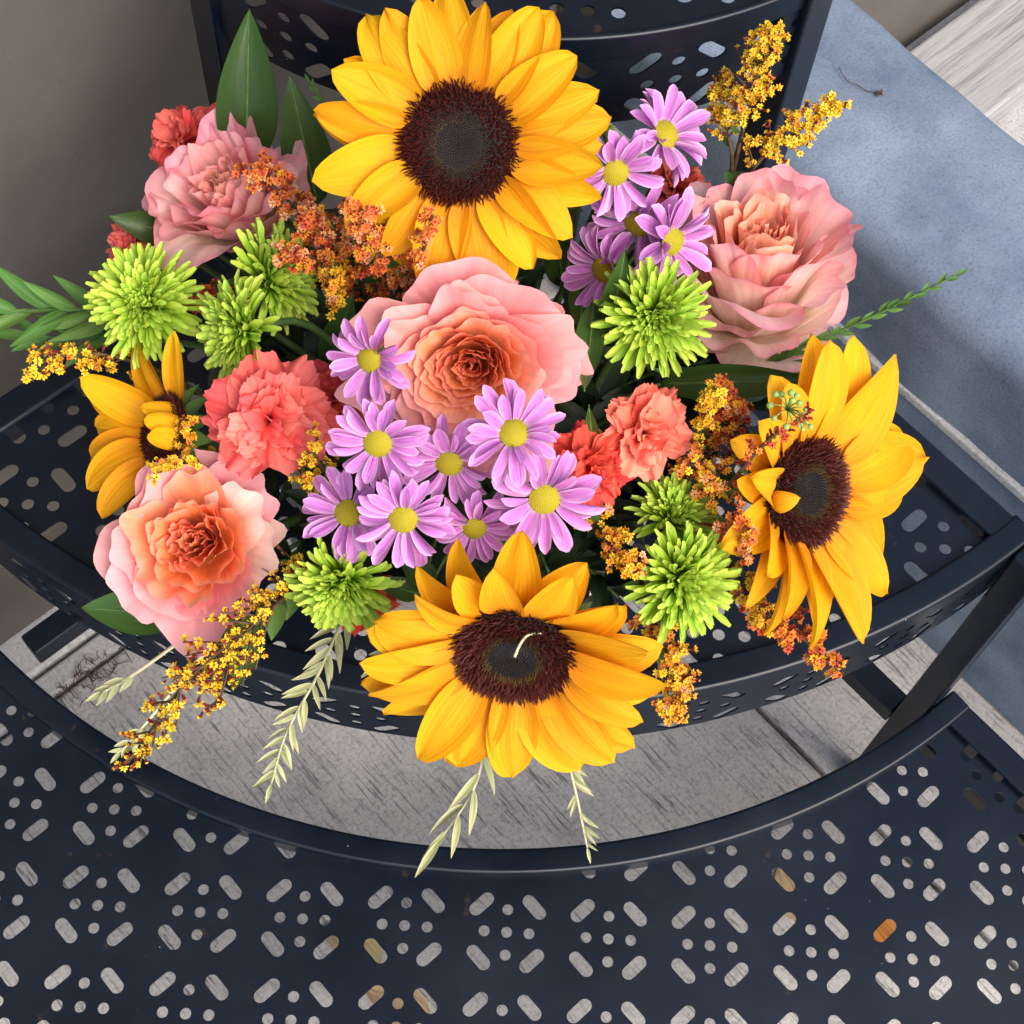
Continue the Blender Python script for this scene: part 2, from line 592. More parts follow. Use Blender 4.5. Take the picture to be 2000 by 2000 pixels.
# cap with an uneven rounded top, tapering a little near the house
s_n, q_n = 40, 60
capV, capF = [], []
rng = np.random.default_rng(5)
prof = []
capz0 = LMORT + 0.008
rad = 0.022
for k in range(9):
    a = math.pi / 2 * k / 8
    prof.append((LP0 + rad - rad * math.cos(a), LTOP - rad + rad * math.sin(a)))
for k in range(1, 12):
    prof.append((LP0 + rad + (LP1 - LP0 - 2 * rad) * k / 12, LTOP))
for k in range(9):
    a = math.pi / 2 * k / 8
    prof.append((LP1 - rad + rad * math.sin(a), LTOP - rad + rad * math.cos(a)))
prof = [(LP0, capz0), (LP0, (capz0 + LTOP - rad) / 2)] + prof + [(LP1, (capz0 + LTOP - rad) / 2), (LP1, capz0)]
ph = rng.uniform(0, 6.28, 8)
for j in range(q_n + 1):
    q = -2.4 + 2.408 * (j / q_n) ** 0.6
    for (p, z) in prof:
        wob = 0.0016 * math.sin(q * 31 + ph[0]) + 0.0012 * math.sin(q * 67 + p * 40 + ph[1])
        zz = 0.0012 * math.sin(q * 23 + p * 55 + ph[2]) + 0.0008 * math.sin(p * 130 + ph[3])
        fp = (p - (LP0 + LP1) / 2) / ((LP1 - LP0) / 2)
        capV.append(pq(p + wob * fp, q, z + (zz if z > capz0 + 0.01 else 0)))
n = len(prof)
for j in range(q_n):
    for i in range(n - 1):
        capF.append((j * n + i, j * n + i + 1, (j + 1) * n + i + 1, (j + 1) * n + i))
capF.append(tuple(range(n)))
capF.append(tuple(q_n * n + i for i in range(n))[::-1])
part('cap', mk('cap', capV, capF, M_LEDGE), ledge)

plank = bevel_box('wooden_plank', M_PLANK, LP1 + 0.02, 1.5, -0.104, -0.006, 0.0005, 0.034, 0.004, 3)
tag(plank, 'weathered grey wooden plank lying beyond the concrete ledge', 'plank')

# ------------------------------------------------------------------ the three-tier corner stand
OFF = 0.017
stand = thing('plant_stand', 'black perforated metal three-tier corner plant stand', 'plant stand')
HOLE_R, SLOT_R, SLOT_L = 0.054 * PITCH, 0.064 * PITCH, 0.155 * PITCH


def circ(c, r, n=14):
    return [(c[0] + r * math.cos(2 * math.pi * k / n), c[1] + r * math.sin(2 * math.pi * k / n)) for k in range(n)]


def slot(c, d, n=8):
    d = (d[0] / 2 ** 0.5, d[1] / 2 ** 0.5)
    a0 = math.atan2(d[1], d[0])
    out = []
    for sgn in (1, -1):
        cx, cy = c[0] + sgn * d[0] * SLOT_L / 2, c[1] + sgn * d[1] * SLOT_L / 2
        for k in range(n + 1):
            a = a0 + (0 if sgn == 1 else math.pi) - math.pi / 2 + math.pi * k / n
            out.append((cx + SLOT_R * math.cos(a), cy + SLOT_R * math.sin(a)))
    return out


def motif(cx, cy):
    hs = [circ((cx + dx * PITCH, cy + dy * PITCH), HOLE_R) for dx, dy in
          ((0, 0), (0.22, 0), (-0.22, 0), (0, 0.22), (0, -0.22))]
    for sx in (-1, 1):
        for sy in (-1, 1):
            hs.append(slot((cx + sx * 0.26 * PITCH, cy + sy * 0.26 * PITCH), (1, -sx * sy)))
    return hs


def perforated(boundary, holes, inside, extra=()):
    """triangulate the boundary polygon minus the holes that lie wholly inside it"""
    hs = [h for h in holes if all(inside(*p) for p in h)]
    V, E = [], []
    for loop in [boundary] + hs:
        o = len(V)
        V += [Vector(p) for p in loop]
        E += [(o + k, o + (k + 1) % len(loop)) for k in range(len(loop))]
    for p in extra:
        V.append(Vector(p))
    # (points only help to keep triangles compact)
    ov, oe, of, a, b, c = delaunay_2d_cdt(V, E, [], 1, 1e-7)
    ov = np.array([tuple(v) for v in ov])
    hp = [np.array(h) for h in hs]
    cen = np.array([h.mean(0) for h in hp]) if hp else np.zeros((0, 2))
    F = []
    for f in of:
        g = ov[list(f)].mean(0)
        if not inside(*g):
            continue
        bad = False
        for k in np.where(np.abs(cen - g).max(1) < 0.3 * PITCH)[0] if len(cen) else ():
            h = hp[k]
            x1, y1 = h[:, 0], h[:, 1]
            x2, y2 = np.roll(x1, -1), np.roll(y1, -1)
            if np.all((x2 - x1) * (g[1] - y1) - (y2 - y1) * (g[0] - x1) > -1e-12):
                bad = True
                break
        if not bad:
            F.append(tuple(f))
    return ov, F


def arc_pts(R, off, n, rev=False):
    a0 = math.asin(min(1, off / R))
    al = [a0 + (math.pi / 2 - 2 * a0) * k / n for k in range(n + 1)]
    if rev: al = al[::-1]
    return [pq(-R * math.sin(a), -R * math.cos(a), 0) for a in al]


def solid(o, th):
    md = o.modifiers.new('thickness', 'SOLIDIFY')
    md.thickness = th
    md.offset = -1
    return o


def tray(zt, rin, rout, centres):
    o1 = OFF + 0.004
    ro, ri = rout - 0.004, (rin + 0.004 if rin > 0 else 0)
    bd = [(v.x, v.y) for v in arc_pts(ro, o1, 60)]
    if rin > 0:
        bd += [(v.x, v.y) for v in arc_pts(ri, o1, 40, True)]
    else:
        v = pq(-o1, -o1, 0)
        bd += [(v.x, v.y)]
    s = 2 ** -0.5

    def inside(x, y):
        p, q, r = (x + y) * s, (y - x) * s, math.hypot(x, y)
        return p < -o1 - 1e-4 and q < -o1 - 1e-4 and r < ro - 2e-4 and r > ri + 2e-4
    holes = []
    for c in centres: holes += motif(*c)
    ov, F = perforated(bd, holes, inside)
    F = [f if np.cross(ov[f[1]] - ov[f[0]], ov[f[2]] - ov[f[0]]) > 0 else f[::-1] for f in F]
    me = mk('tray_panel', [(x, y, zt) for x, y in ov], F, M_METAL, smooth=False)
    solid(part('tray_panel', me, stand), 0.0012)


RIM_W, RIM_UP, RIM_DN = 0.0155, 0.0065, 0.012


def sweep(name, path, prof, closed_profile=True):
    """profile (outward, up) swept along a flat path; outward is to the left of travel"""
    V, F = [], []
    n, k = len(path), len(prof)
    for i, p in enumerate(path):
        d = (path[min(i + 1, n - 1)] - path[max(i - 1, 0)]).normalized()
        o = Vector((-d.y, d.x, 0))
        for a, z in prof:
            V.append(Vector((p.x, p.y, 0)) + o * a + Vector((0, 0, z)))
    for i in range(n - 1):
        for j in range(k):
            F.append((i * k + j, i * k + (j + 1) % k, (i + 1) * k + (j + 1) % k, (i + 1) * k + j))
    F.append(tuple(range(k))[::-1])
    F.append(tuple((n - 1) * k + j for j in range(k)))
    me = mk(name, V, F, M_METAL)
    me.polygons[len(F) - 1].use_smooth = False
    me.polygons[len(F) - 2].use_smooth = False
    o = part(name, me, stand)
    o.modifiers.new('normals', 'WEIGHTED_NORMAL').keep_sharp = True
    return o


def rprof(w0, w1, z0, z1, b=0.0022):
    pts = []
    for (cx, cz, a0) in ((w1 - b, z1 - b, 0), (w0 + b, z1 - b, 90), (w0 + b, z0 + b, 180), (w1 - b, z0 + b, 270)):
        for k in range(4):
            a = R_(a0 + 30 * k)
            pts.append((cx + b * math.cos(a), cz + b * math.sin(a)))
    return pts


def rims(zt, rin, rout, front_w=None):
    front_w = front_w or RIM_W
    z0, z1 = zt - RIM_DN, zt + RIM_UP
    sweep('rim', arc_pts(rout, OFF, 90), rprof(-front_w, 0, z0, z1 if front_w == RIM_W else zt + 0.002, min(0.0022, front_w * 0.4)))
    if rin > 0:
        sweep('rim', arc_pts(rin, OFF, 70), rprof(0, RIM_W, z0, z1))
    for side in (0, 1):
        a = rin + RIM_W * 0.4 if rin > 0 else OFF
        b = rout - RIM_W * 0.45
        f = (lambda t: pq(-OFF, -t, 0)) if side == 0 else (lambda t: pq(-t, -OFF, 0))
        ends = [f(a), f(b)] if side == 0 else [f(b), f(a)]
        sweep('rim', [ends[0] + (ends[1] - ends[0]) * k / 6 for k in range(7)], rprof(-0.0185, 0.0, z0 + 0.0005, z1 - 0.0006))


def fascia(zt, R, height):
    a0 = math.asin((OFF + 0.001) / R)
    arc = (math.pi / 2 - 2 * a0) * R
    top = -RIM_DN + 0.002
    n = 120
    bd = [(arc * k / n, top) for k in range(n + 1)] + [(arc * k / n, -height) for k in range(n, -1, -1)]
    holes = []
    cnt = int(arc / PITCH)
    for k in range(cnt + 1):
        cyc = (top - height) / 2
        holes += [[(x, cyc + (y - cyc) * 0.88) for x, y in h] for h in motif((k + 0.3) * PITCH, cyc)]

    def inside(x, y):
        return 0.003 < x < arc - 0.003 and -height + 0.0003 < y < top - 0.0003
    def inside_f(x, y):
        return 0 < x < arc and -height < y < top
    # filter with the tight test, triangulate with the loose one
    hs = [h for h in holes if all(inside(*p) for p in h)]
    ov, F = perforated(bd, hs, inside_f)
    V = []
    for x, y in ov:
        a = a0 + x / R
        V.append(pq(-(R - 0.002) * math.sin(a), -(R - 0.002) * math.cos(a), zt + y))
    me = mk('front_skirt', V, F, M_METAL, smooth=False)
    solid(part('front_skirt', me, stand), 0.001)


Z_LOW, Z_MID, Z_TOP = H(0.0), H(3.3), H(7.25)
low_c = [((i - 3.41) * PITCH, (-0.96 * j - 7.4) * PITCH) for i in range(-12, 20) for j in range(-9, 7)]
cr, cl = at(1404, 1239, 3.3), at(54, 984, 3.3)
mid_c = [(cr.x + i * PITCH, cr.y - 0.96 * j * PITCH) for i in range(-4, 8) for j in range(-8, 6) if cr.x + i * PITCH > 0.01]
mid_c += [(cl.x + i * PITCH, cl.y - 0.96 * j * PITCH) for i in range(-6, 8) for j in range(-8, 8) if cl.x + i * PITCH < -0.02]
ct = at(1148, 20, 7.25)
top_c = [(ct.x + i * PITCH, ct.y - 0.96 * j * PITCH) for i in range(-6, 6) for j in range(-6, 6)]
tray(Z_LOW, 0.4545, 0.675, low_c)
tray(Z_MID, 0.225, 0.4365, mid_c)
tray(Z_TOP, 0.0, 0.225, top_c)
rims(Z_LOW, 0.4545, 0.675)
rims(Z_MID, 0.2255, 0.4365)
rims(Z_TOP, 0.0, 0.2235, 0.0035)
fascia(Z_MID, 0.4365, 0.052)
fascia(Z_TOP, 0.2235, 0.054)
for R, zt in ((0.225, Z_TOP), (0.4365, Z_MID), (0.675, Z_LOW)):
    for side in ((0, 1) if R != 0.4365 else (0,)):
        a, b = (-OFF - 0.019, -OFF - 0.0005), (-R + 0.001, -R + 0.0205)
        if side: a, b = b, a
        if R == 0.4365: b = (-0.4535, -0.436)
        bevel_box('leg', M_METAL, a[0], a[1], b[0], b[1], 0.0005, zt + RIM_UP - 0.001, 0.0015, 2, stand)
bevel_box('leg', M_METAL, -OFF - 0.02, -OFF - 0.001, -OFF - 0.02, -OFF - 0.001, 0.0005, Z_TOP - RIM_DN, 0.0015, 2, stand)
for side in (0, 1):
    for (r0, r1) in ((0.0375, 0.2035), (0.226, 0.4355), (0.463, 0.6535)):
        a, b = (-OFF - 0.0185, -OFF - 0.001), (-r1, -r0)
        if side: a, b = b, a
        bevel_box('brace', M_METAL, a[0], a[1], b[0], b[1], 0.128, 0.146, 0.0015, 2, stand)
#BOUQUET#
# ------------------------------------------------------------------ the bouquet: materials
M_SUN = petal_mat('sunflower_ray', [(0.0, (0.72, 0.25, 0.003)), (0.35, (0.83, 0.385, 0.003)), (1.0, (0.85, 0.425, 0.004))],
                  vein=0.17, vein_u=18, transl=0.30, hue=0.008, val=0.10, rough=0.7, bump=0.6, blotch=0.12, blotch_col=(0.80, 0.30, 0.004))
M_DISC = simple_mat('sunflower_disc', (0.018, 0.012, 0.010), 0.8, 0.4, 400)
M_FLO_OUT = simple_mat('maroon_floret', (0.062, 0.009, 0.005), 0.6, 0.5, 500)
M_FLO_IN = simple_mat('grey_floret', (0.022, 0.019, 0.020), 0.45, 0.5, 500, spec=0.5)
M_FLO_RING = simple_mat('olive_floret', (0.075, 0.045, 0.010), 0.6, 0.5, 500)
M_STEM = simple_mat('green_stem', (0.05, 0.10, 0.025), 0.5, 0.3, 120)
M_SEPAL = simple_mat('green_sepal', (0.07, 0.14, 0.03), 0.55, 0.3, 200)
M_ROSE = petal_mat('rose_petal', [(0.0, (1.0, 0.85, 0.62)), (0.5, (1.0, 0.97, 0.9)), (1.0, (1.0, 0.93, 0.97))],
                   tip=((0.98, 0.60, 0.56), 0.45), edge=(0.96, 0.52, 0.54), edge_w=0.18,
                   objcol=True, vein=0.15, vein_u=20, transl=0.36, hue=0.008, val=0.05, rough=0.6, bump=0.2)
M_ROSE_RIM = petal_mat('pink_rimmed_rose_petal', [(0.0, (1.0, 0.85, 0.62)), (0.5, (1.0, 0.97, 0.9)), (1.0, (1.0, 0.90, 0.94))],
                   tip=((0.93, 0.24, 0.36), 0.75), edge=(0.96, 0.42, 0.48), edge_w=0.22,
                   objcol=True, vein=0.20, vein_u=18, transl=0.36, hue=0.008, val=0.05, rough=0.65, bump=0.4, blotch=0.5, blotch_col=(1.0, 0.82, 0.72))
M_CARN = petal_mat('carnation_petal', [(0.0, (0.95, 0.75, 0.62)), (0.45, (1.0, 0.9, 0.85)), (1.0, (1.0, 1.0, 1.0))],
                   objcol=True, vein=0.16, vein_u=34, transl=0.30, hue=0.006, val=0.07, rough=0.65, bump=0.4,
                   edge=(0.96, 0.30, 0.23), edge_w=0.22)
M_DAISY = petal_mat('lavender_ray', [(0.0, (0.66, 0.52, 0.60)), (0.2, (0.56, 0.17, 0.54)), (0.8, (0.62, 0.22, 0.61)), (1.0, (0.74, 0.36, 0.72))],
                    edge=(0.86, 0.56, 0.82), edge_w=0.8, vein=0.34, vein_u=9, transl=0.22, hue=0.010, val=0.08, bump=0.4)
M_DEYE = simple_mat('daisy_eye', (0.34, 0.29, 0.012), 0.7, 0.35, 700)
M_MUM = petal_mat('lime_ray', [(0.0, (0.15, 0.31, 0.010)), (0.5, (0.34, 0.54, 0.026)), (1.0, (0.56, 0.73, 0.11))],
                  vein=0.12, vein_u=8, transl=0.22, hue=0.012, val=0.10, bump=0.2)
M_LEAF = petal_mat('dark_leaf', [(0.0, (0.030, 0.066, 0.012)), (0.5, (0.040, 0.090, 0.016)), (1.0, (0.046, 0.105, 0.020))],
                   vein=0.14, vein_u=10, transl=0.10, rough=0.38, hue=0.02, val=0.18, bump=0.12, blotch=0.25, blotch_col=(0.06, 0.11, 0.03))
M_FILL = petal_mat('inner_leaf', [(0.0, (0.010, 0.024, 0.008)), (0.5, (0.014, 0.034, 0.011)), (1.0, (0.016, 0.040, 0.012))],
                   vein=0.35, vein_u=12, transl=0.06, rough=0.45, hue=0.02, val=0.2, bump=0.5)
M_FERN = petal_mat('soft_green_leaf', [(0.0, (0.085, 0.18, 0.035)), (1.0, (0.12, 0.26, 0.05))],
                   vein=0.3, vein_u=9, transl=0.18, rough=0.5, hue=0.015, val=0.12, bump=0.5)
M_VARI = petal_mat('cream_edged_leaf', [(0.0, (0.26, 0.30, 0.12)), (0.5, (0.36, 0.39, 0.18)), (1.0, (0.46, 0.47, 0.24))],
                   edge=(0.72, 0.70, 0.44), edge_w=0.8, vein=0.25, vein_u=7, transl=0.15, hue=0.012, val=0.12, bump=0.4)
M_CALYX = simple_mat('maroon_calyx', (0.20, 0.022, 0.018), 0.55, 0.3, 600)
M_FLORET = simple_mat('floret_petal', (0.8, 0.5, 0.05), 0.6, 0.12, 500, objcol=True, transl=0.2)
M_TWIG = simple_mat('brown_green_stem', (0.085, 0.055, 0.028), 0.6, 0.35, 300)
M_BERRY = simple_mat('green_berry', (0.26, 0.40, 0.10), 0.4, 0.25, 300)
M_POT = wood_mat('pale_birch', (0.20, 0.17, 0.13), (0.55, 0.50, 0.42), R_(20), scale=(30, 30, 240))
M_FOAM = simple_mat('floral_foam', (0.012, 0.022, 0.010), 0.95, 0.4, 300, bump=0.4)

# ------------------------------------------------------------------ the pot that holds the bouquet
POT = Vector((0.0, -0.338, Z_MID + 0.0005))
POT_R, POT_H = 0.088, 0.095
pot = thing('flower_pot', 'pale birch wood flower pot under the bouquet, on the middle tray', 'pot', Matrix.Translation(POT))
V, F = [], []
NP = 56
prof = [(0.0, 0.0), (0.80, 0.0), (0.83, 0.004), (0.92, 0.05), (1.0, POT_H - 0.003), (0.99, POT_H), (0.95, POT_H), (0.94, POT_H - 0.004),
        (0.90, 0.06)]
for i, (r, z) in enumerate(prof):
    for k in range(NP):
        a = 2 * math.pi * k / NP
        V.append((r * POT_R * math.cos(a), r * POT_R * math.sin(a), z))
for i in range(len(prof) - 1):
    for k in range(NP):
        F.append((i * NP + k, i * NP + (k + 1) % NP, (i + 1) * NP + (k + 1) % NP, (i + 1) * NP + k))
part('pot_body', mk('pot_body', V, F, M_POT), pot)
V, F = [], []
for i in range(7):
    r, z = POT_R * 0.925 * math.cos(i / 6 * math.pi / 2 * 0.99), 0.062 + 0.045 * math.sin(i / 6 * math.pi / 2)
    for k in range(NP):
        a = 2 * math.pi * k / NP
        V.append((r * math.cos(a), r * math.sin(a), z))
for i in range(6):
    for k in range(NP):
        F.append((i * NP + k, i * NP + (k + 1) % NP, (i + 1) * NP + (k + 1) % NP, (i + 1) * NP + k))
part('floral_foam', mk('floral_foam', V, F, M_FOAM), pot)
FOAM = POT + Vector((0, 0, 0.085))


def root_of(P, rng, spread=0.55):
    d = Vector((P.x - FOAM.x, P.y - FOAM.y, 0))
    k = min(1.0, 0.05 / max(d.length, 1e-4)) * spread
    return FOAM + d * k + Vector((rng.uniform(-0.01, 0.01), rng.uniform(-0.01, 0.01), 0))


def add_stem(t, M, rng, r=0.0022, mat=None, back=0.03, off=0.0):
    """stem from the back of the bloom, bending down into the foam"""
    P = M.translation
    n = M.to_3x3() @ Vector((0, 0, 1))
    n.normalize()
    base = root_of(P, rng)
    p0 = P - n * off
    pts = catmull([p0, p0 - n * back, base + (p0 - base) * 0.35 - n * 0.012, base], 12)
    inv = M.inverted()
    V, F = tube_vf([inv @ p for p in pts], r, r * 1.1, 7)
    sc = 1.0
    part('stem', mk('stem', V, F, mat or M_STEM), t)


# ------------------------------------------------------------------ sunflowers
def o_sun(t):
    w = (np.clip(t, 0, 1) ** 0.42) * (np.clip(1 - t, 0, 1) ** 0.62)
    w = w / w.max()
    return 0.12 * (1 - t) + 0.94 * w


RS = np.random.default_rng(11)
SUN_PETALS = []
for k in range(14):
    X, Y, Z, s_, t_ = petal_xyz(RS, 1.0, RS.uniform(0.22, 0.28), o_sun, 8, 13,
                                bend=(RS.uniform(0.15, 0.4), RS.uniform(-0.9, -0.25), RS.uniform(-0.25, 0.45)),
                                cup=RS.uniform(0.15, 0.5), groove=RS.uniform(0.05, 0.10), gn=RS.uniform(1.3, 2.1), ruf=RS.uniform(0.05, 0.16),
                                rk=2.5, rp=1.5, twist=RS.uniform(-0.6, 0.6), sway=RS.uniform(-0.10, 0.10))
    SUN_PETALS.append(sheet('ray_petal', X, Y, Z, M_SUN, s_, t_))
X, Y, Z, s_, t_ = petal_xyz(RS, 1.0, 0.23, o_sun, 8, 14, bend=(0.7, 1.2, 1.3), cup=0.45, groove=0.05, gn=1.6, ruf=0.05, rk=2.5)
SUN_FOLD = sheet('ray_petal', X, Y, Z, M_SUN, s_, t_)


def spike(V, F, P, d, L, r, bendv):
    d = d.normalized()
    x = d.cross(Vector((0.2, 0.3, 0.9))).normalized()
    y = d.cross(x)
    o = len(V)
    for (f, rr) in ((0.0, 1.0), (0.6, 0.8)):
        c = P + d * (L * f) + bendv * (f * f)
        for k in range(3):
            a = 2.094 * k
            V.append(c + x * (rr * r * math.cos(a)) + y * (rr * r * math.sin(a)))
    V.append(P + d * L + bendv)
    for k in range(3):
        F.append((o + k, o + (k + 1) % 3, o + 3 + (k + 1) % 3, o + 3 + k))
        F.append((o + 3 + k, o + 3 + (k + 1) % 3, o + 6))


def make_disc(seed):
    """unit disc radius: base dome, grey centre, olive ring, maroon collar of florets"""
    rng = random.Random(seed)
    V, F = [], []
    NR, NA = 12, 56

    def dome(r):
        return 0.16 * (1 - r ** 2.2) - 0.10 * math.exp(-(r / 0.35) ** 2) - 0.05 * max(0, r - 0.9) * 10
    for i in range(NR + 1):
        r = i / NR
        for k in range(NA):
            a = 2 * math.pi * k / NA
            V.append((r * math.cos(a), r * math.sin(a), dome(r)))
    for i in range(NR):
        for k in range(NA):
            F.append((i * NA + k, i * NA + (k + 1) % NA, (i + 1) * NA + (k + 1) % NA, (i + 1) * NA + k))
    # back
    o = len(V)
    for k in range(NA):
        a = 2 * math.pi * k / NA
        V.append((0.55 * math.cos(a), 0.55 * math.sin(a), -0.28))
    for k in range(NA):
        F.append((NR * NA + k, NR * NA + (k + 1) % NA, o + (k + 1) % NA, o + k))
    base = mk('disc', V, F, M_DISC)
    out, inn, ring = ([], []), ([], []), ([], [])
    ntot = 1500
    for i in range(ntot):
        r = math.sqrt((i + 0.5) / ntot)
        a = i * 2.39996
        P = Vector((r * math.cos(a), r * math.sin(a), dome(r) - 0.01))
        rad = Vector((math.cos(a), math.sin(a), 0))
        if r < 0.40:
            d = Vector((0, 0, 1)) - rad * 0.5 * (0.5 - r)
            spike(inn[0], inn[1], P, d, 0.055 + 0.02 * rng.random(), 0.020, -rad * 0.015)
        elif r < 0.56:
            d = Vector((0, 0, 1)) + rad * 0.1
            spike(ring[0] if rng.random() < 0.55 else out[0], None or (ring[1] if False else []), P, d, 0.0, 0.0, rad) if False else None
            T = ring if rng.random() < (0.75 if r < 0.5 else 0.3) else out
            spike(T[0], T[1], P, d + rad * rng.uniform(-.2, .2), 0.09 + 0.03 * rng.random(), 0.018, rad * 0.02)
        else:
            f = (r - 0.56) / 0.44
            d = Vector((0, 0, 1)) + rad * (0.15 + 1.1 * f ** 2) + Vector((rng.uniform(-.4, .4), rng.uniform(-.4, .4), 0))
            Ls = 0.12 + 0.07 * rng.random() + 0.05 * f
            spike(out[0], out[1], P, d, Ls, 0.020, rad.cross(Vector((0, 0, 1))) * rng.uniform(-.07, .07) + rad * 0.05 * rng.random())
    res = [base]
    for nm, T, mt in (('collar_florets', out, M_FLO_OUT), ('ring_florets', ring, M_FLO_RING), ('centre_florets', inn, M_FLO_IN)):
        res.append(mk(nm, T[0], T[1], mt, smooth=False))
    return res


DISC = make_disc(3)


def sunflower(px, py, z, tilt, phi, spin, disc_px, petal_px, label, seed, nf=16, nb=15, elev=(14, 4), folds=(), skip=(), long=None,
              curl=None, backskip=0, fold_me=True):
    rng = random.Random(seed)
    P = at(px, py, z)
    M = frame(P, tilt, phi, spin)
    t = thing('sunflower', label, 'sunflower', M, 'sunflowers in the bouquet')
    dr, pl = msize(disc_px, P), msize(petal_px, P)
    S = Matrix.Diagonal((dr, dr, dr, 1))
    d = part('disc', DISC[0], t, S)
    for me in DISC[1:]:
        part(me.name.split('.')[0], me, d, kind='stuff')
    for layer, (n, el) in enumerate(((nf, elev[0]), (nb, elev[1]))):
        for k in range(n):
            a = 2 * math.pi * (k + 0.5 * layer + rng.uniform(-.16, .16)) / n
            deg = math.degrees(a) % 360
            if any(abs((deg - s + 180) % 360 - 180) < wd for s, wd in skip): continue
            if layer and backskip and abs((deg + 180) % 360 - 180) < backskip: continue
            L = pl * rng.uniform(0.86, 1.08) * (1.0 if layer == 0 else 1.04)
            e = el + rng.uniform(-7, 7)
            if long: L *= 1 + long[1] * math.cos(a - R_(long[0]))
            if curl: e += curl[1] * math.cos(a - R_(curl[0]))
            me = rng.choice(SUN_PETALS)
            fold = [f for f in folds if layer == 0 and abs((deg - f[0] + 180) % 360 - 180) < f[1]]
            if fold:
                if fold_me: me = SUN_FOLD
                e = fold[0][2]
                L *= fold[0][3]
            part('ray_petal', me, t, place(a, R_(e), dr * (0.90 if layer == 0 else 0.84), L,
                                           z0=-dr * (0.02 + 0.10 * layer) - 0.0012 * (k % 3), roll=R_(rng.uniform(-14, 14)),
                                           sx=rng.uniform(0.9, 1.2)))
    # bracts behind the head
    for k in range(14):
        a = 2 * math.pi * (k + rng.random() * .4) / 14
        part('bract', BRACT, t, place(a, R_(-12), dr * 0.55, dr * 1.0, z0=-dr * 0.24))
    add_stem(t, M, rng, 0.0042, back=0.035, off=dr * 0.25)
    return t


def o_lance(t):
    w = np.sin(np.pi * np.clip(t, 0, 1) ** 0.75) ** 0.9
    return w / w.max() + 0.06 * (1 - t)


X, Y, Z, s_, t_ = petal_xyz(RS, 1.0, 0.22, o_lance, 4, 6, bend=(0.1, -0.4, 0), cup=0.3)
BRACT = sheet('bract', X, Y, Z, M_SEPAL, s_, t_)

sunflower(897, 283, 7.55, 6, 240, 12, 112, 198, 'large sunflower facing straight up at the back, against the top tray', 1, elev=(10, 0))
sunflower(1002, 1279, 6.0, 44, 262, 0, 118, 200, 'sunflower with a leaf sliver on its disc, leaning over the front edge', 2,
          nf=16, nb=14, elev=(20, 8), long=(268, 0.13))
sunflower(1575, 962, 5.9, 47, -8, 20, 106, 205, 'sunflower at the ledge side, one petal folded across its disc', 3, nf=15, nb=13,
          elev=(20, 6), folds=((165, 13, 8, 0.55),), long=(-25, 0.24), curl=(160, 20))
sunflower(322, 846, 5.9, 60, 170, 0, 74, 158, 'half-closed sunflower turned towards the taupe wall', 4, nf=11, nb=9,
          elev=(24, 10), folds=((8, 52, 100, 0.62),), curl=(180, 20), skip=((283, 44),), backskip=60, fold_me=False)

# ------------------------------------------------------------------ roses
def lerp3(stops, x):
    for (a, ca), (b, cb) in zip(stops, stops[1:]):
        if x <= b:
            f = (x - a) / (b - a)
            return tuple(ca[i] + (cb[i] - ca[i]) * f for i in range(3))
    return stops[-1][1]


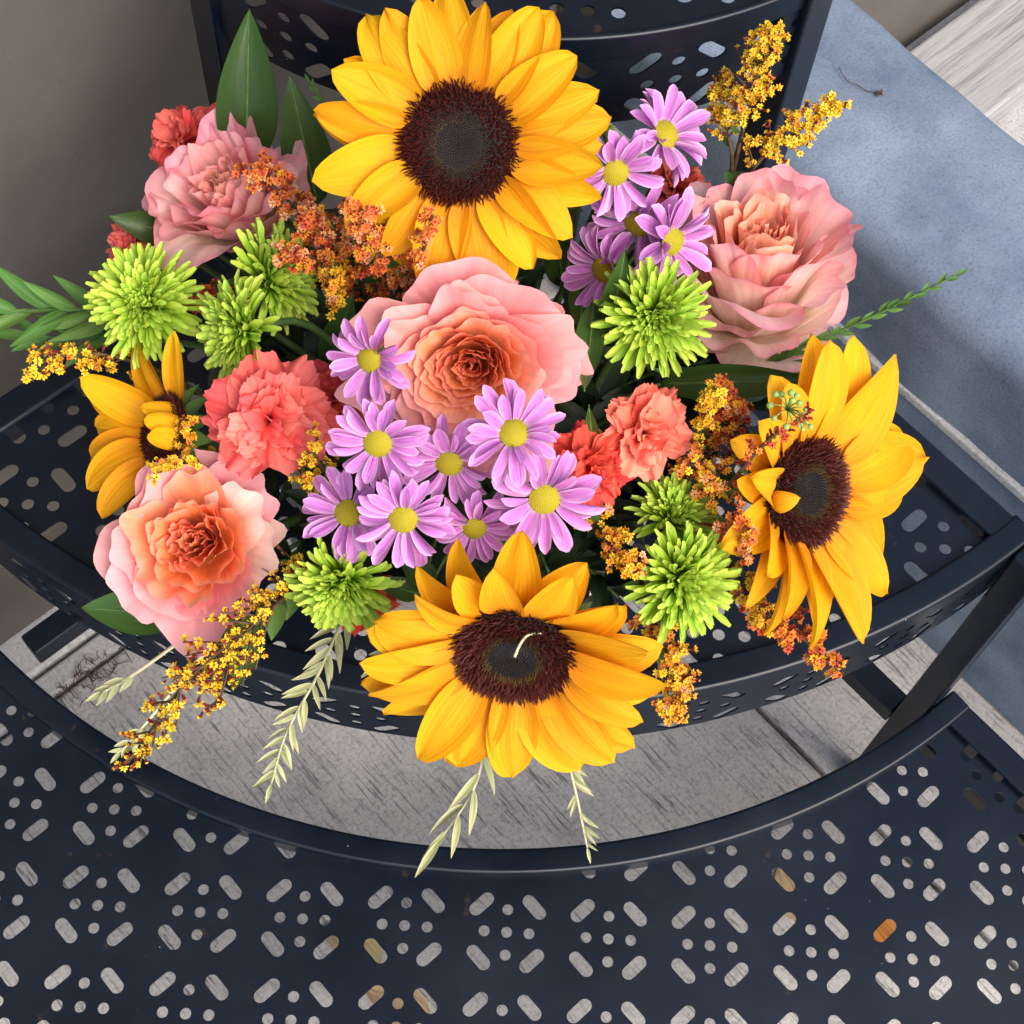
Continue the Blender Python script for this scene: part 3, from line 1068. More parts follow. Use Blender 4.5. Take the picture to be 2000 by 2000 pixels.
def rose(px, py, z, tilt, phi, spin, R_px, label, seed, layers, stops, ell=1.0, mat=None, ruffle=0.02, pale=None):
    """layers: (n, R, H, half angle deg, curl, wave, centre shift)"""
    rng = np.random.default_rng(seed)
    prng = random.Random(seed)
    P = at(px, py, z)
    M = frame(P, tilt, phi, spin)
    R0 = msize(R_px, P)
    t = thing('rose', label, 'rose', M, 'roses in the bouquet')
    for li, (n, R, Hh, A, curl, wav, shift) in enumerate(layers):
        a_off = rng.uniform(0, 6.28)
        for k in range(n):
            ac = a_off + 2 * math.pi * (k + rng.uniform(-.22, .22)) / n
            Rk, Hk, Ak = R * rng.uniform(0.90, 1.08), Hh * rng.uniform(0.93, 1.05), R_(A) * rng.uniform(0.82, 1.15)
            big = R > 0.5
            nu, nv = (26, 14) if big else (16, 9)
            s, tt0 = st(nu, nv)
            tm = 1 - (0.34 if big else 0.16) * np.abs(s) ** rng.uniform(2.0, 3.2)
            ph = rng.uniform(0, 6.28, 9)
            # ragged outer edge
            tm = tm * (1 - (0.045 if big else 0.02) * (0.5 + 0.5 * np.sin(4.3 * s + ph[5])) - 0.018 * np.sin(13 * s + ph[6]) * (1 if big else 0.4))
            tt = tt0 * tm
            a = s * Ak * (0.5 + 0.5 * np.sin(np.pi / 2 * np.clip(tt0 * 1.25, 0, 1)))
            r = Rk * tt ** (0.62 if big else 0.5)
            cz = np.clip((tt - 0.62) / 0.38, 0, 1)
            ck = curl * rng.uniform(0.3, 1.7) * (1 + 0.5 * np.sin(2.2 * s + ph[7]))
            r = r + ck * Rk * cz ** 2
            zz = Hk * tt ** 1.35 - ck * min(Hk, 1.0) * 0.6 * cz ** 2.4
            kk = max(1.2, A / 38)
            wv = (0.6 * np.sin(2.1 * kk * s + ph[0]) + 0.35 * np.sin(4.7 * kk * s + ph[1]) + 0.2 * np.sin(8.3 * kk * s + ph[2]))
            wv2 = (0.5 * np.sin(3.1 * kk * s + ph[3]) + 0.4 * np.sin(6.1 * kk * s + ph[4]))
            r = r + wav * tt ** 2.2 * wv + ruffle * tt ** 7 * np.sin(11 * kk * s + ph[8])
            zz = zz + wav * 0.8 * tt ** 3 * wv2 + ruffle * 0.8 * tt ** 7 * np.sin(9 * kk * s + ph[6])
            # a soft fold along the middle of the petal
            r = r - 0.07 * Rk * np.exp(-((s - rng.uniform(-.4, .4)) / 0.25) ** 2) * tt ** 2 * rng.uniform(0, 1)
            sx, sy = (rng.uniform(-1, 1) * shift, rng.uniform(-1, 1) * shift)
            X = (r * np.cos(ac + a) + sx * tt) * R0 * ell
            Y = (r * np.sin(ac + a) + sy * tt) * R0
            Z = (zz - 0.0015 * k) * R0
            c = lerp3(stops, min(1.0, R))
            if pale and R > 0.8 and abs((math.degrees(ac) - pale[0] + 180) % 360 - 180) < pale[1]:
                c = pale[2]
            v = rng.uniform(0.95, 1.04)
            part('petal', sheet('petal', X, Y, Z, mat if (mat and R > 0.5) else M_ROSE, s, tt0), t, color=tuple(min(1.0, x * v) for x in c))
    for k in range(5):
        a = 2 * math.pi * k / 5
        part('sepal', BRACT, t, place(a, R_(-35), 0.02 * R0, R0 * 0.55, z0=-0.01 * R0))
    add_stem(t, M, prng, 0.0028, off=0.0)
    return t


ST_MAIN = [(0.0, (0.97, 0.27, 0.05)), (0.42, (0.99, 0.38, 0.12)), (0.62, (1.0, 0.46, 0.24)), (0.76, (1.0, 0.42, 0.36)), (1.0, (1.0, 0.40, 0.42))]
L_OPEN = [(4, 1.12, 0.14, 46, 0.14, 0.14, 0.06), (4, 1.02, 0.36, 48, 0.20, 0.12, 0.04), (5, 0.90, 0.54, 46, 0.20, 0.10, 0.03),
          (5, 0.79, 0.63, 50, 0.17, 0.085, 0.03), (5, 0.69, 0.67, 52, 0.13, 0.07, 0.03), (5, 0.60, 0.675, 52, 0.09, 0.06, 0.03),
          (5, 0.53, 0.67, 52, 0.06, 0.055, 0.035), (5, 0.46, 0.66, 55, 0.04, 0.05, 0.045), (5, 0.39, 0.645, 58, 0.0, 0.046, 0.05),
          (5, 0.33, 0.635, 60, 0.0, 0.042, 0.055),
          (4, 0.265, 0.62, 64, 0.0, 0.036, 0.06), (4, 0.205, 0.605, 68, 0.0, 0.032, 0.06), (4, 0.145, 0.595, 75, 0.0, 0.028, 0.06),
          (3, 0.09, 0.58, 85, 0.0, 0.02, 0.06), (3, 0.045, 0.57, 100, 0.0, 0.012, 0.06)]
rose(930, 705, 6.75, 13, 225, 0, 164, 'large open pink rose with an orange swirled heart at the middle of the bouquet', 21, L_OPEN,
     ST_MAIN, ell=1.17, ruffle=0.012)
L_CUP = [(4, 1.02, 0.66, 60, 0.18, 0.12, 0.03), (4, 0.95, 0.90, 62, 0.22, 0.12, 0.04), (4, 0.83, 1.04, 60, 0.20, 0.11, 0.05),
         (5, 0.70, 1.10, 50, 0.14, 0.11, 0.05), (4, 0.57, 1.08, 56, 0.08, 0.10, 0.06), (4, 0.45, 1.03, 58, 0.03, 0.09, 0.07),
         (4, 0.35, 0.99, 60, 0.0, 0.075, 0.07), (4, 0.26, 0.95, 62, 0.0, 0.06, 0.06), (4, 0.18, 0.93, 68, 0.0, 0.045, 0.06),
         (3, 0.11, 0.91, 80, 0.0, 0.03, 0.06), (3, 0.06, 0.90, 95, 0.0, 0.02, 0.05)]
ST_WARM = [(0.0, (1.0, 0.30, 0.07)), (0.6, (1.0, 0.38, 0.13)), (0.75, (1.0, 0.46, 0.24)), (0.88, (1.0, 0.42, 0.43)), (1.0, (0.98, 0.46, 0.50))]
ST_PALE = [(0.0, (1.0, 0.38, 0.13)), (0.42, (1.0, 0.52, 0.28)), (0.58, (1.0, 0.66, 0.52)), (0.8, (1.0, 0.74, 0.66)), (1.0, (1.0, 0.86, 0.76))]
ST_DUSK = [(0.0, (1.0, 0.34, 0.18)), (0.3, (1.0, 0.44, 0.34)), (0.55, (1.0, 0.54, 0.56)), (0.8, (1.0, 0.66, 0.64)), (1.0, (1.0, 0.86, 0.76))]
L_QUART = [(4, 1.06, 0.50, 52, 0.10, 0.13, 0.04), (5, 0.98, 0.70, 48, 0.14, 0.12, 0.04), (5, 0.88, 0.84, 46, 0.10, 0.11, 0.05)] + \
          [(n, R, h - 0.22, a, 0.02, wv * 1.05, sh + 0.05) for n, R, h, a, c, wv, sh in L_CUP[3:]]
rose(400, 1062, 5.5, 14, 170, 40, 155, 'pink rose with an apricot heart below the big coral carnation', 33, L_QUART, ST_WARM, ruffle=0.018,
     pale=(-40, 38, (0.95, 0.74, 0.62)))
rose(1466, 632, 5.45, 44, 84, 10, 160, 'pale pink cup-shaped rose with a peach heart on the ledge side', 47,
     [(4, 1.0, 0.25, 54, 0.10, 0.14, 0.04), (4, 1.03, 0.70, 58, 0.22, 0.13, 0.04)] +
     [(n, R, h * 1.75, a, c * 1.4, wv, sh) for n, R, h, a, c, wv, sh in L_CUP], ST_PALE, mat=M_ROSE_RIM, ruffle=0.016)
rose(500, 442, 5.75, 47, 128, 70, 142, 'ruffled pink rose with cream outer petals by the taupe wall', 59,
     [(n, R, h * 1.25, a, c, wv * 1.25, sh) for n, R, h, a, c, wv, sh in L_CUP], ST_DUSK, mat=M_ROSE_RIM, ruffle=0.026)

# ------------------------------------------------------------------ carnations
def o_fan(t):
    return 0.10 + 0.9 * np.clip(t, 0, 1) ** 0.9 * (1 - 0.35 * np.clip((t - 0.75) / 0.25, 0, 1) ** 2)


RC = np.random.default_rng(5)
CARN = []
for k in range(7):
    X, Y, Z, s_, t_ = petal_xyz(RC, 1.0, RC.uniform(0.42, 0.52), o_fan, 18, 10,
                                bend=(RC.uniform(0.5, 0.9), RC.uniform(-1.0, -0.5), RC.uniform(-0.3, 0.2)),
                                cup=RC.uniform(-0.1, 0.25), ruf=RC.uniform(0.20, 0.30), rk=RC.uniform(4.5, 6.5), rp=1.6, jag=0.05)
    # round the fan's outer edge
    Y = Y - 0.28 * np.abs(s_) ** 2.2 * t_
    CARN.append(sheet('petal', X, Y, Z, M_CARN, s_, t_))


def carnation(px, py, z, tilt, phi, spin, R_px, label, seed, col=(0.93, 0.14, 0.13), col2=(0.96, 0.27, 0.23), flat=0.15):
    rng = random.Random(seed)
    P = at(px, py, z)
    M = frame(P, tilt, phi, spin)
    R0 = msize(R_px, P)
    t = thing('carnation', label, 'carnation', M, 'carnations in the bouquet')
    for n, e, sc, z0 in ((7, 6, 0.98, 0.0), (7, 22, 0.93, 0.03), (6, 40, 0.86, 0.06), (6, 56, 0.78, 0.07), (5, 70, 0.72, 0.08), (4, 82, 0.68, 0.08)):
        a0 = rng.uniform(0, 6.28)
        for k in range(n):
            a = a0 + 2 * math.pi * (k + rng.uniform(-.25, .25)) / n
            f = rng.random()
            c = tuple(col[i] * (1 - f) + col2[i] * f for i in range(3))
            part('petal', rng.choice(CARN), t, place(a, R_(e * (1 - flat) + rng.uniform(-8, 8) - 18), 0.03 * R0, R0 * sc * rng.uniform(.9, 1.06),
                                                     z0=(z0 - 0.32) * R0, roll=R_(rng.uniform(-25, 25))), color=c)
    # calyx
    V, F = tube_vf([Vector((0, 0, -0.30 * R0)), Vector((0, 0, -0.5 * R0)), Vector((0, 0, -0.75 * R0))], 0.16 * R0, 0.12 * R0, 9)
    part('calyx', mk('calyx', V, F, M_SEPAL), t)
    add_stem(t, M, rng, 0.0016, off=0.7 * R0)


carnation(525, 822, 6.35, 10, 200, 0, 140, 'big coral carnation between the half-closed sunflower and the lavender daisies', 1)
carnation(1262, 848, 6.3, 22, 330, 0, 106, 'small salmon carnation between the open rose and the ledge-side sunflower', 2, col=(0.95, 0.14, 0.10), col2=(0.97, 0.36, 0.25))
carnation(1152, 918, 6.2, 18, 300, 60, 100, 'deep red carnation half hidden behind the small salmon carnation', 3, col=(0.72, 0.05, 0.04), col2=(0.85, 0.10, 0.08))
carnation(655, 785, 5.95, 15, 20, 30, 100, 'coral red carnation tucked behind the big coral carnation', 8, col=(0.75, 0.08, 0.08), col2=(0.82, 0.15, 0.13))
carnation(352, 272, 6.0, 55, 150, 0, 95, 'coral carnation seen from the side behind the ruffled rose', 4, col=(0.78, 0.09, 0.08), col2=(0.88, 0.2, 0.16))
carnation(258, 482, 5.6, 40, 170, 0, 78, 'coral carnation mostly hidden behind the round lime chrysanthemum', 5, col=(0.80, 0.12, 0.10))
carnation(700, 1175, 4.9, 30, 265, 0, 88, 'red carnation under the lime chrysanthemum at the front', 6, col=(0.62, 0.05, 0.03), col2=(0.75, 0.1, 0.05))
carnation(905, 545, 6.15, 25, 95, 0, 105, 'ruffled pink carnation peeking out above the open rose', 7, col=(0.85, 0.30, 0.32), col2=(0.88, 0.42, 0.42))
carnation(1322, 362, 5.5, 35, 60, 0, 78, 'red carnation hidden behind the lavender daisies by the pale rose', 9, col=(0.60, 0.07, 0.05), col2=(0.7, 0.16, 0.10))

# ------------------------------------------------------------------ lavender daisies
def o_daisy(t):
    w = np.clip(t, 0, 1) ** 0.5 * (1 - np.clip(t, 0, 1) ** 5) ** 0.7
    return 0.15 + 0.85 * w / w.max()


RD = np.random.default_rng(8)
DAISY = []
for k in range(7):
    X, Y, Z, s_, t_ = petal_xyz(RD, 1.0, RD.uniform(0.14, 0.18), o_daisy, 4, 8,
                                bend=(RD.uniform(0.2, 0.4), RD.uniform(-0.8, -0.1), RD.uniform(-0.3, 0.3)), cup=RD.uniform(0.35, 0.8),
                                groove=0.06, gn=2.0, sway=RD.uniform(-0.08, 0.08), twist=RD.uniform(-0.4, 0.4))
    DAISY.append(sheet('ray_petal', X, Y, Z, M_DAISY, s_, t_))
V, F = [], []
for i in range(7):
    r = i / 6
    for k in range(24):
        a = 2 * math.pi * k / 24
        V.append((r * math.cos(a), r * math.sin(a), 0.42 * (1 - r ** 2.4)))
for i in range(6):
    for k in range(24):
        F.append((i * 24 + k, i * 24 + (k + 1) % 24, (i + 1) * 24 + (k + 1) % 24, (i + 1) * 24 + k))
DEYE = mk('eye', V, F, M_DEYE)
VB, FB = [], []
for i in range(170):
    r = math.sqrt((i + .5) / 170) * 0.99
    a = i * 2.39996
    P = Vector((r * math.cos(a), r * math.sin(a), 0.42 * (1 - r ** 2.4) - 0.02))
    d = Vector((math.cos(a) * r * .9, math.sin(a) * r * .9, 1)).normalized()
    x = d.cross(Vector((0.3, 0.9, 0.1))).normalized(); y = d.cross(x)
    o = len(VB)
    for k in range(5):
        b = 1.2566 * k
        VB.append(P + x * (0.055 * math.cos(b)) + y * (0.055 * math.sin(b)))
    for k in range(5):
        b = 1.2566 * k
        VB.append(P + d * 0.07 + x * (0.035 * math.cos(b)) + y * (0.035 * math.sin(b)))
    for k in range(5):
        FB.append((o + k, o + (k + 1) % 5, o + 5 + (k + 1) % 5, o + 5 + k))
    FB.append((o + 5, o + 6, o + 7, o + 8, o + 9))
DBUMP = mk('eye_florets', VB, FB, M_DEYE)


def daisy(px, py, z, tilt, phi, spin, R_px, label, seed, n1=14, n2=13):
    rng = random.Random(seed * 7 + 3)
    P = at(px, py, z)
    M = frame(P, tilt, phi, spin)
    R0 = msize(R_px * 1.0 * rng.uniform(0.94, 1.05), P)
    t = thing('daisy', label, 'daisy', M, 'lavender daisies in the bouquet')
    er = 0.29 * R0
    e = part('eye', DEYE, t, Matrix.Translation((0, 0, 0.02 * R0)) @ Matrix.Diagonal((er, er, er, 1)))
    part('eye_florets', DBUMP, e, kind='stuff')
    for layer, (n, el) in enumerate(((n1, 26), (n2, 2))):
        for k in range(n):
            a = 2 * math.pi * (k + .5 * layer + rng.uniform(-.36, .36)) / n
            L = R0 * rng.uniform(0.66, 0.90) * (0.94 if layer == 0 else 1.02)
            part('ray_petal', rng.choice(DAISY), t, place(a, R_(el + rng.uniform(-17, 17)), er * 0.82, L, z0=-0.02 * R0 * (1 + layer) - 0.0002 * (k % 2),
                                                          roll=R_(rng.uniform(-32, 32)), sx=rng.uniform(.85, 1.25)))
    part('calyx', mk('calyx', *tube_vf([Vector((0, 0, -0.02 * R0)), Vector((0, 0, -0.1 * R0)), Vector((0, 0, -0.2 * R0))], er * 0.9, er * 0.4, 10), M_SEPAL), t)
    add_stem(t, M, rng, 0.0011, off=0.15 * R0)


DZ = [(722, 703, 7.05, 30, 205, 92, 'lavender daisy on the wall side of the open rose'),
      (738, 866, 6.9, 24, 250, 98, 'lavender daisy below the open rose, beside the big coral carnation'),
      (1003, 846, 7.25, 14, 60, 100, 'lavender daisy lying over the front petals of the open rose'),
      (878, 905, 6.6, 34, 262, 92, 'lavender daisy half covered by the front petal of the open rose'),
      (680, 1002, 6.3, 16, 200, 98, 'lavender daisy beside the yellow sprig, above the lime chrysanthemum'),
      (788, 1014, 6.65, 26, 262, 98, 'lavender daisy in the row above the front sunflower, with long drooping petals'),
      (927, 1032, 6.4, 36, 268, 84, 'smallest lavender daisy, just above the front sunflower'),
      (1063, 975, 6.7, 24, 290, 104, 'lavender daisy in front of the deep red carnation'),
      (1202, 337, 7.2, 30, 300, 98, 'lavender daisy touching the large back sunflower'),
      (1300, 262, 6.8, 46, 30, 104, 'lavender daisy turned sideways towards the ledge'),
      (1248, 437, 6.7, 34, 250, 100, 'lavender daisy facing down between three other daisies'),
      (1312, 472, 6.75, 48, 340, 104, 'lavender daisy seen edge-on beside the pale rose'),
      (1180, 528, 6.5, 38, 215, 94, 'lavender daisy partly behind two dark leaves')]
for k, (px, py, z, tl, ph_, R, lb) in enumerate(DZ):
    daisy(px, py, z, tl, ph_, 17 * k, R, lb, k)

# ------------------------------------------------------------------ lime chrysanthemums
def o_spoon(t):
    return 0.62 + 0.38 * np.clip(t, 0, 1) ** 2 - 0.55 * np.clip((t - 0.86) / 0.14, 0, 1) ** 2


RM = np.random.default_rng(9)
MUM = []
for k in range(6):
    X, Y, Z, s_, t_ = petal_xyz(RM, 1.0, RM.uniform(0.064, 0.086), o_spoon, 4, 6,
                                bend=(RM.uniform(0.2, 0.4), RM.uniform(-0.9, -0.2), RM.uniform(0.0, 0.5)), cup=RM.uniform(0.9, 1.3),
                                sway=RM.uniform(-0.08, 0.08), twist=RM.uniform(-0.5, 0.5))
    MUM.append(sheet('ray_petal', X, Y, Z, M_MUM, s_, t_))


def mum(px, py, z, tilt, phi, R_px, label, seed, n=170, fat=1.0, openness=1.0):
    n = min(298, int(n * 1.6))
    rng = random.Random(seed)
    P = at(px, py, z)
    M = frame(P, tilt, phi, seed * 31)
    R0 = msize(R_px, P)
    t = thing('chrysanthemum', label, 'chrysanthemum', M, 'lime chrysanthemums in the bouquet')
    V, F = [], []
    for i in range(6):
        r = i / 5
        for k in range(16):
            a = 2 * math.pi * k / 16
            V.append((0.30 * R0 * r * math.cos(a), 0.30 * R0 * r * math.sin(a), (0.10 - 0.30 * r ** 2) * R0))
    for i in range(5):
        for k in range(16):
            F.append((i * 16 + k, i * 16 + (k + 1) % 16, (i + 1) * 16 + (k + 1) % 16, (i + 1) * 16 + k))
    part('receptacle', mk('receptacle', V, F, M_SEPAL), t)
    for i in range(n):
        f = (i + 0.5) / n
        a = i * 2.39996 + rng.uniform(-.08, .08)
        r0 = 0.27 * math.sqrt(f) * R0
        L = R0 * (0.20 + 0.60 * f ** 0.8) * rng.uniform(0.82, 1.14)
        el = 88 - (84 * openness) * f ** 0.85 + rng.uniform(-7, 7)
        wd = 1.9 - 0.95 * f
        part('ray_petal', MUM[rng.randrange(6)], t, place(a, R_(el), r0, L, z0=(0.09 - 0.28 * f) * R0, roll=R_(rng.uniform(-12, 12)),
                                                          sx=wd * fat * rng.uniform(.9, 1.1)))
    add_stem(t, M, rng, 0.0017, off=0.2 * R0)


mum(283, 592, 6.2, 16, 150, 122, 'round lime chrysanthemum nearest the taupe wall, above the half-closed sunflower', 1, 190)
mum(538, 545, 6.25, 46, 15, 112, 'lime chrysanthemum under the orange sprigs, facing the open rose', 2, 150, 1.2)
mum(465, 648, 6.4, 60, 185, 120, 'lime chrysanthemum seen from the side above the big coral carnation', 3, 150, 1.2)
mum(1280, 622, 6.75, 14, 300, 120, 'bright lime chrysanthemum between the open rose and the pale rose', 4, 180)
mum(1318, 1005, 5.8, 38, 60, 98, 'lime chrysanthemum half behind another, below the small salmon carnation', 5, 130)
mum(1335, 1135, 5.85, 30, 340, 122, 'spiky lime chrysanthemum beside the front sunflower and the ledge-side sunflower', 6, 170)
mum(668, 1145, 5.85, 42, 255, 112, 'lime chrysanthemum beneath the lavender daisies at the front', 7, 160, 1.15)
mum(1165, 243, 6.2, 50, 60, 42, 'tiny lime chrysanthemum bud behind the large back sunflower', 8, 60, 1.3)

# ------------------------------------------------------------------ goldenrod sprigs
def make_floret(seed, openness):
    rng = random.Random(seed)
    b = MB()
    rings = ((0.0, 0.07), (0.35, 0.17), (0.62, 0.16))
    V = [(r * math.cos(1.2566 * k), r * math.sin(1.2566 * k), z) for z, r in rings for k in range(5)]
    F = [(i * 5 + k, i * 5 + (k + 1) % 5, (i + 1) * 5 + (k + 1) % 5, (i + 1) * 5 + k) for i in range(2) for k in range(5)]
    b.add(V, F, 0)
    n = 7 if openness > .5 else 4
    for k in range(n):
        a = 2 * math.pi * (k + rng.uniform(-.2, .2)) / n
        L = rng.uniform(0.36, 0.52) * (1 if openness > .5 else .5)
        u = Vector((math.cos(a), math.sin(a), 0))
        v = Vector((-math.sin(a), math.cos(a), 0))
        up = Vector((0, 0, 1))
        e = rng.uniform(0.15, 0.7) * (1 if openness > .5 else 2.5)
        d = (u + up * e).normalized()
        o = up * 0.60 + u * 0.06
        V = [o, o + d * L * .55 + v * 0.12, o + d * L - up * .03, o + d * L * .55 - v * 0.12]
        b.add(V, [(0, 1, 2, 3)], 1)
    for k in range(4):
        a = 1.57 * k + .4
        u = Vector((math.cos(a), math.sin(a), 0)) * 0.05
        p = Vector((0, 0, 0.58))
        s = Vector((-u.y, u.x, 0)) * 0.8
        b.add([p + u + s, p + u - s, p + u * 2.4 + Vector((0, 0, 0.3))], [(0, 1, 2)], 1)
    return b.build('floret', [M_CALYX, M_FLORET], smooth=False)


FLORETS = [make_floret(k, 1.0) for k in range(5)]
BUDS = [make_floret(k + 20, 0.2) for k in range(3)]
YEL, GOLD, ORA, RED = (0.85, 0.56, 0.03), (0.86, 0.42, 0.02), (0.80, 0.24, 0.04), (0.55, 0.07, 0.03)
PEACH = (0.82, 0.40, 0.18)


def sprig(pts, label, seed, n=110, width=42, cols=((1.0, YEL),), size=17.0, bud=0.15, nb=16, start=0.15, taper=0.5, droop=0.0, lean=0.5,
          bare_leaf=4):
    """a stem through the given points with short side branches set with florets"""
    rng = random.Random(seed)
    n, nb, width, size = min(298, int(n * 2.3)), int(nb * 1.5), width * 1.25, size * 0.90
    W = [at(*p) for p in pts]
    path = catmull(W, 26)
    M = Matrix.Translation(W[0])
    inv = M.inverted()
    t = thing('goldenrod_sprig', label, 'goldenrod', M, 'goldenrod sprigs in the bouquet')
    V, F = tube_vf([inv @ p for p in path], 0.0013, 0.0005, 5)
    part('stem', mk('stem', V, F, M_TWIG), t)
    wm = msize(width, W[len(W) // 2])
    sm = msize(size, W[len(W) // 2])
    br = MB()
    left = n
    k = 0
    for bi in range(nb):
        f = start + (1 - start) * (bi + rng.random() * .6) / nb
        i = min(int(f * 26), 25)
        p0 = path[i]
        d = (path[i + 1] - path[i]).normalized()
        a = rng.uniform(0, 6.283)
        x = d.orthogonal().normalized()
        y = d.cross(x)
        side = x * math.cos(a) + y * math.sin(a)
        Lb = wm * (1 - taper * (f - start) / (1 - start)) * rng.uniform(0.6, 1.15)
        vec = side + d * lean
        mid = p0 + vec * Lb * .5 + Vector((0, 0, 0.12 * Lb))
        end = p0 + vec * Lb + Vector((0, 0, (0.1 - droop) * Lb))
        bp = catmull([p0, mid, end], 6)
        br.add(*tube_vf([inv @ p for p in bp], 0.0006, 0.00035, 4))
        cnt = max(1, round(n / nb))
        for j in range(cnt):
            g = 0.25 + 0.75 * (j + rng.random()) / cnt
            q = bp[min(int(g * 6), 6)]
            up = ((CAM - q).normalized() * 0.55 + Vector((rng.uniform(-1, 1), rng.uniform(-1, 1), rng.uniform(-.2, 1))) * .8 + vec * 0.4).normalized()
            s = sm * rng.uniform(0.75, 1.25) * 1.25
            q = q + up * (s * 0.15) + Vector((rng.uniform(-1, 1), rng.uniform(-1, 1), rng.uniform(-1, 1))) * wm * 0.09
            Mf = Matrix.Translation(inv @ q) @ up.to_track_quat('Z', 'Y').to_matrix().to_4x4() @ Matrix.Diagonal((s, s, s, 1))
            u = rng.random()
            for lim, c in cols:
                if u <= lim: break
            v = rng.uniform(.8, 1.12)
            part('floret', rng.choice(BUDS if rng.random() < bud else FLORETS), t, Mf, color=tuple(min(1, x_ * v) for x_ in c))
    part('branchlets', br.build('branchlets', M_TWIG), t, kind='stuff')
    # narrow leaves low on the stem
    for j in range(bare_leaf):
        i = int(26 * (0.05 + 0.5 * j / max(1, bare_leaf)))
        d = (path[i + 1] - path[i]).normalized()
        side = (d.orthogonal() * rng.uniform(-1, 1) + d.cross(d.orthogonal()) * rng.uniform(-1, 1) + d * 0.7).normalized()
        Ml = Matrix.Translation(inv @ path[i]) @ side.to_track_quat('Y', 'Z').to_matrix().to_4x4() @ Matrix.Diagonal((wm * .9,) * 3 + (1,))
        part('leaf', BRACT, t, Ml)
    return t


RUST = (0.66, 0.14, 0.03)
OC = ((0.34, ORA), (0.56, RUST), (0.74, PEACH), (0.86, GOLD), (1, RED))
YC = ((0.75, YEL), (0.95, GOLD), (1, ORA))
MC = ((0.45, GOLD), (0.7, YEL), (0.9, ORA), (1, PEACH))
sprig([(760, 620, 5.0), (640, 480, 6.0), (560, 390, 6.6), (490, 325, 6.9)], 'orange goldenrod sprig lying over the ruffled rose', 1, 170, 48, OC, 16, nb=22)
sprig([(720, 620, 5.2), (700, 530, 6.1), (650, 450, 6.6), (575, 430, 6.9)], 'orange goldenrod sprig between the ruffled rose and the back sunflower', 2, 160, 56, OC, 16, nb=20)
sprig([(770, 600, 5.4), (745, 520, 6.6), (720, 450, 7.2), (700, 392, 7.7)], 'orange goldenrod sprig with a raised tip over the back sunflower petals', 3, 130, 46, OC, 16, nb=18)
sprig([(790, 600, 5.4), (815, 530, 6.7), (832, 470, 7.6), (845, 420, 8.0)], 'slim orange goldenrod tip in front of the back sunflower', 4, 90, 28, OC, 15, nb=16)
sprig([(780, 520, 5.4), (700, 520, 6.1), (650, 545, 6.4), (640, 600, 6.5)], 'goldenrod sprig with mixed yellow and orange florets above the daisies', 5, 70, 46, MC, 17, nb=12)
sprig([(560, 700, 4.9), (470, 620, 5.4), (400, 560, 5.8), (350, 640, 6.0)], 'dark orange goldenrod sprig between the two lime chrysanthemums by the wall', 6, 110, 46, ((0.6, RED), (1, ORA)), 14, nb=14)
sprig([(480, 820, 4.9), (300, 720, 5.7), (160, 690, 6.0), (40, 722, 6.1)], 'sparse yellow goldenrod sprig reaching past the half-closed sunflower to the wall', 7, 44, 38, YC, 17, nb=18, start=0.35, bud=0.1)
sprig([(470, 900, 4.9), (390, 890, 5.8), (350, 910, 6.1), (300, 925, 6.2)], 'short yellow goldenrod sprig above the apricot-hearted rose', 8, 46, 26, YC, 14, nb=12, start=0.3)
sprig([(420, 930, 4.9), (375, 860, 5.9), (365, 830, 6.2)], 'small orange goldenrod tuft against the disc of the half-closed sunflower', 9, 40, 26, MC, 13, nb=8)
sprig([(700, 930, 5.0), (640, 920, 6.1), (612, 880, 6.5), (625, 850, 6.6)], 'small yellow goldenrod sprig beside the big coral carnation', 10, 26, 26, YC, 14, nb=8, bud=.3)
sprig([(680, 960, 5.0), (610, 950, 6.0), (592, 915, 6.3), (600, 960, 6.3)], 'tiny yellow goldenrod sprig between carnation and daisy', 11, 24, 24, YC, 14, nb=7, bud=.3)
sprig([(640, 1080, 5.0), (520, 1200, 5.7), (375, 1320, 5.6), (250, 1490, 5.2)], 'long maroon and yellow goldenrod sprig hanging over the front of the stand', 12, 175, 80,
      ((0.92, YEL), (1, GOLD)), 18, nb=34, start=0.12, bud=0.55, lean=1.2, taper=0.7)
sprig([(640, 1080, 5.0), (520, 1190, 5.6), (450, 1270, 5.6), (425, 1380, 5.4)], 'short maroon goldenrod branch hanging beside the long one', 13, 70, 44, ((1, YEL),), 17, nb=14, bud=0.8, lean=1.0)
sprig([(1400, 480, 5.0), (1440, 300, 6.4), (1470, 180, 6.9), (1500, 55, 7.3)], 'tall yellow goldenrod plume in front of the top tray', 14, 200, 58, YC, 14, nb=30, start=0.42, lean=0.7)
sprig([(1400, 480, 5.0), (1430, 320, 6.3), (1410, 230, 6.6), (1405, 150, 6.8)], 'short yellow goldenrod branch beside the tall plume', 15, 60, 34, YC, 13, nb=12, start=0.5, bud=.25)
sprig([(1400, 480, 5.0), (1470, 330, 6.3), (1560, 255, 6.6), (1635, 195, 6.8)], 'yellow goldenrod branch leaning out over the blue-grey ledge', 16, 120, 38, YC, 14, nb=22, start=0.36)
sprig([(1290, 960, 5.0), (1370, 900, 5.7), (1410, 830, 6.0), (1440, 770, 6.2)], 'dark orange goldenrod cluster beside the ledge-side sunflower', 17, 170, 62, ((0.45, ORA), (0.65, RED), (0.85, PEACH), (1, GOLD)), 16, nb=20)
sprig([(1290, 960, 5.0), (1350, 860, 6.1), (1385, 800, 6.5), (1395, 755, 6.8)], 'bright yellow goldenrod tip above the small salmon carnation', 18, 60, 24, YC, 13, nb=14, start=0.4)
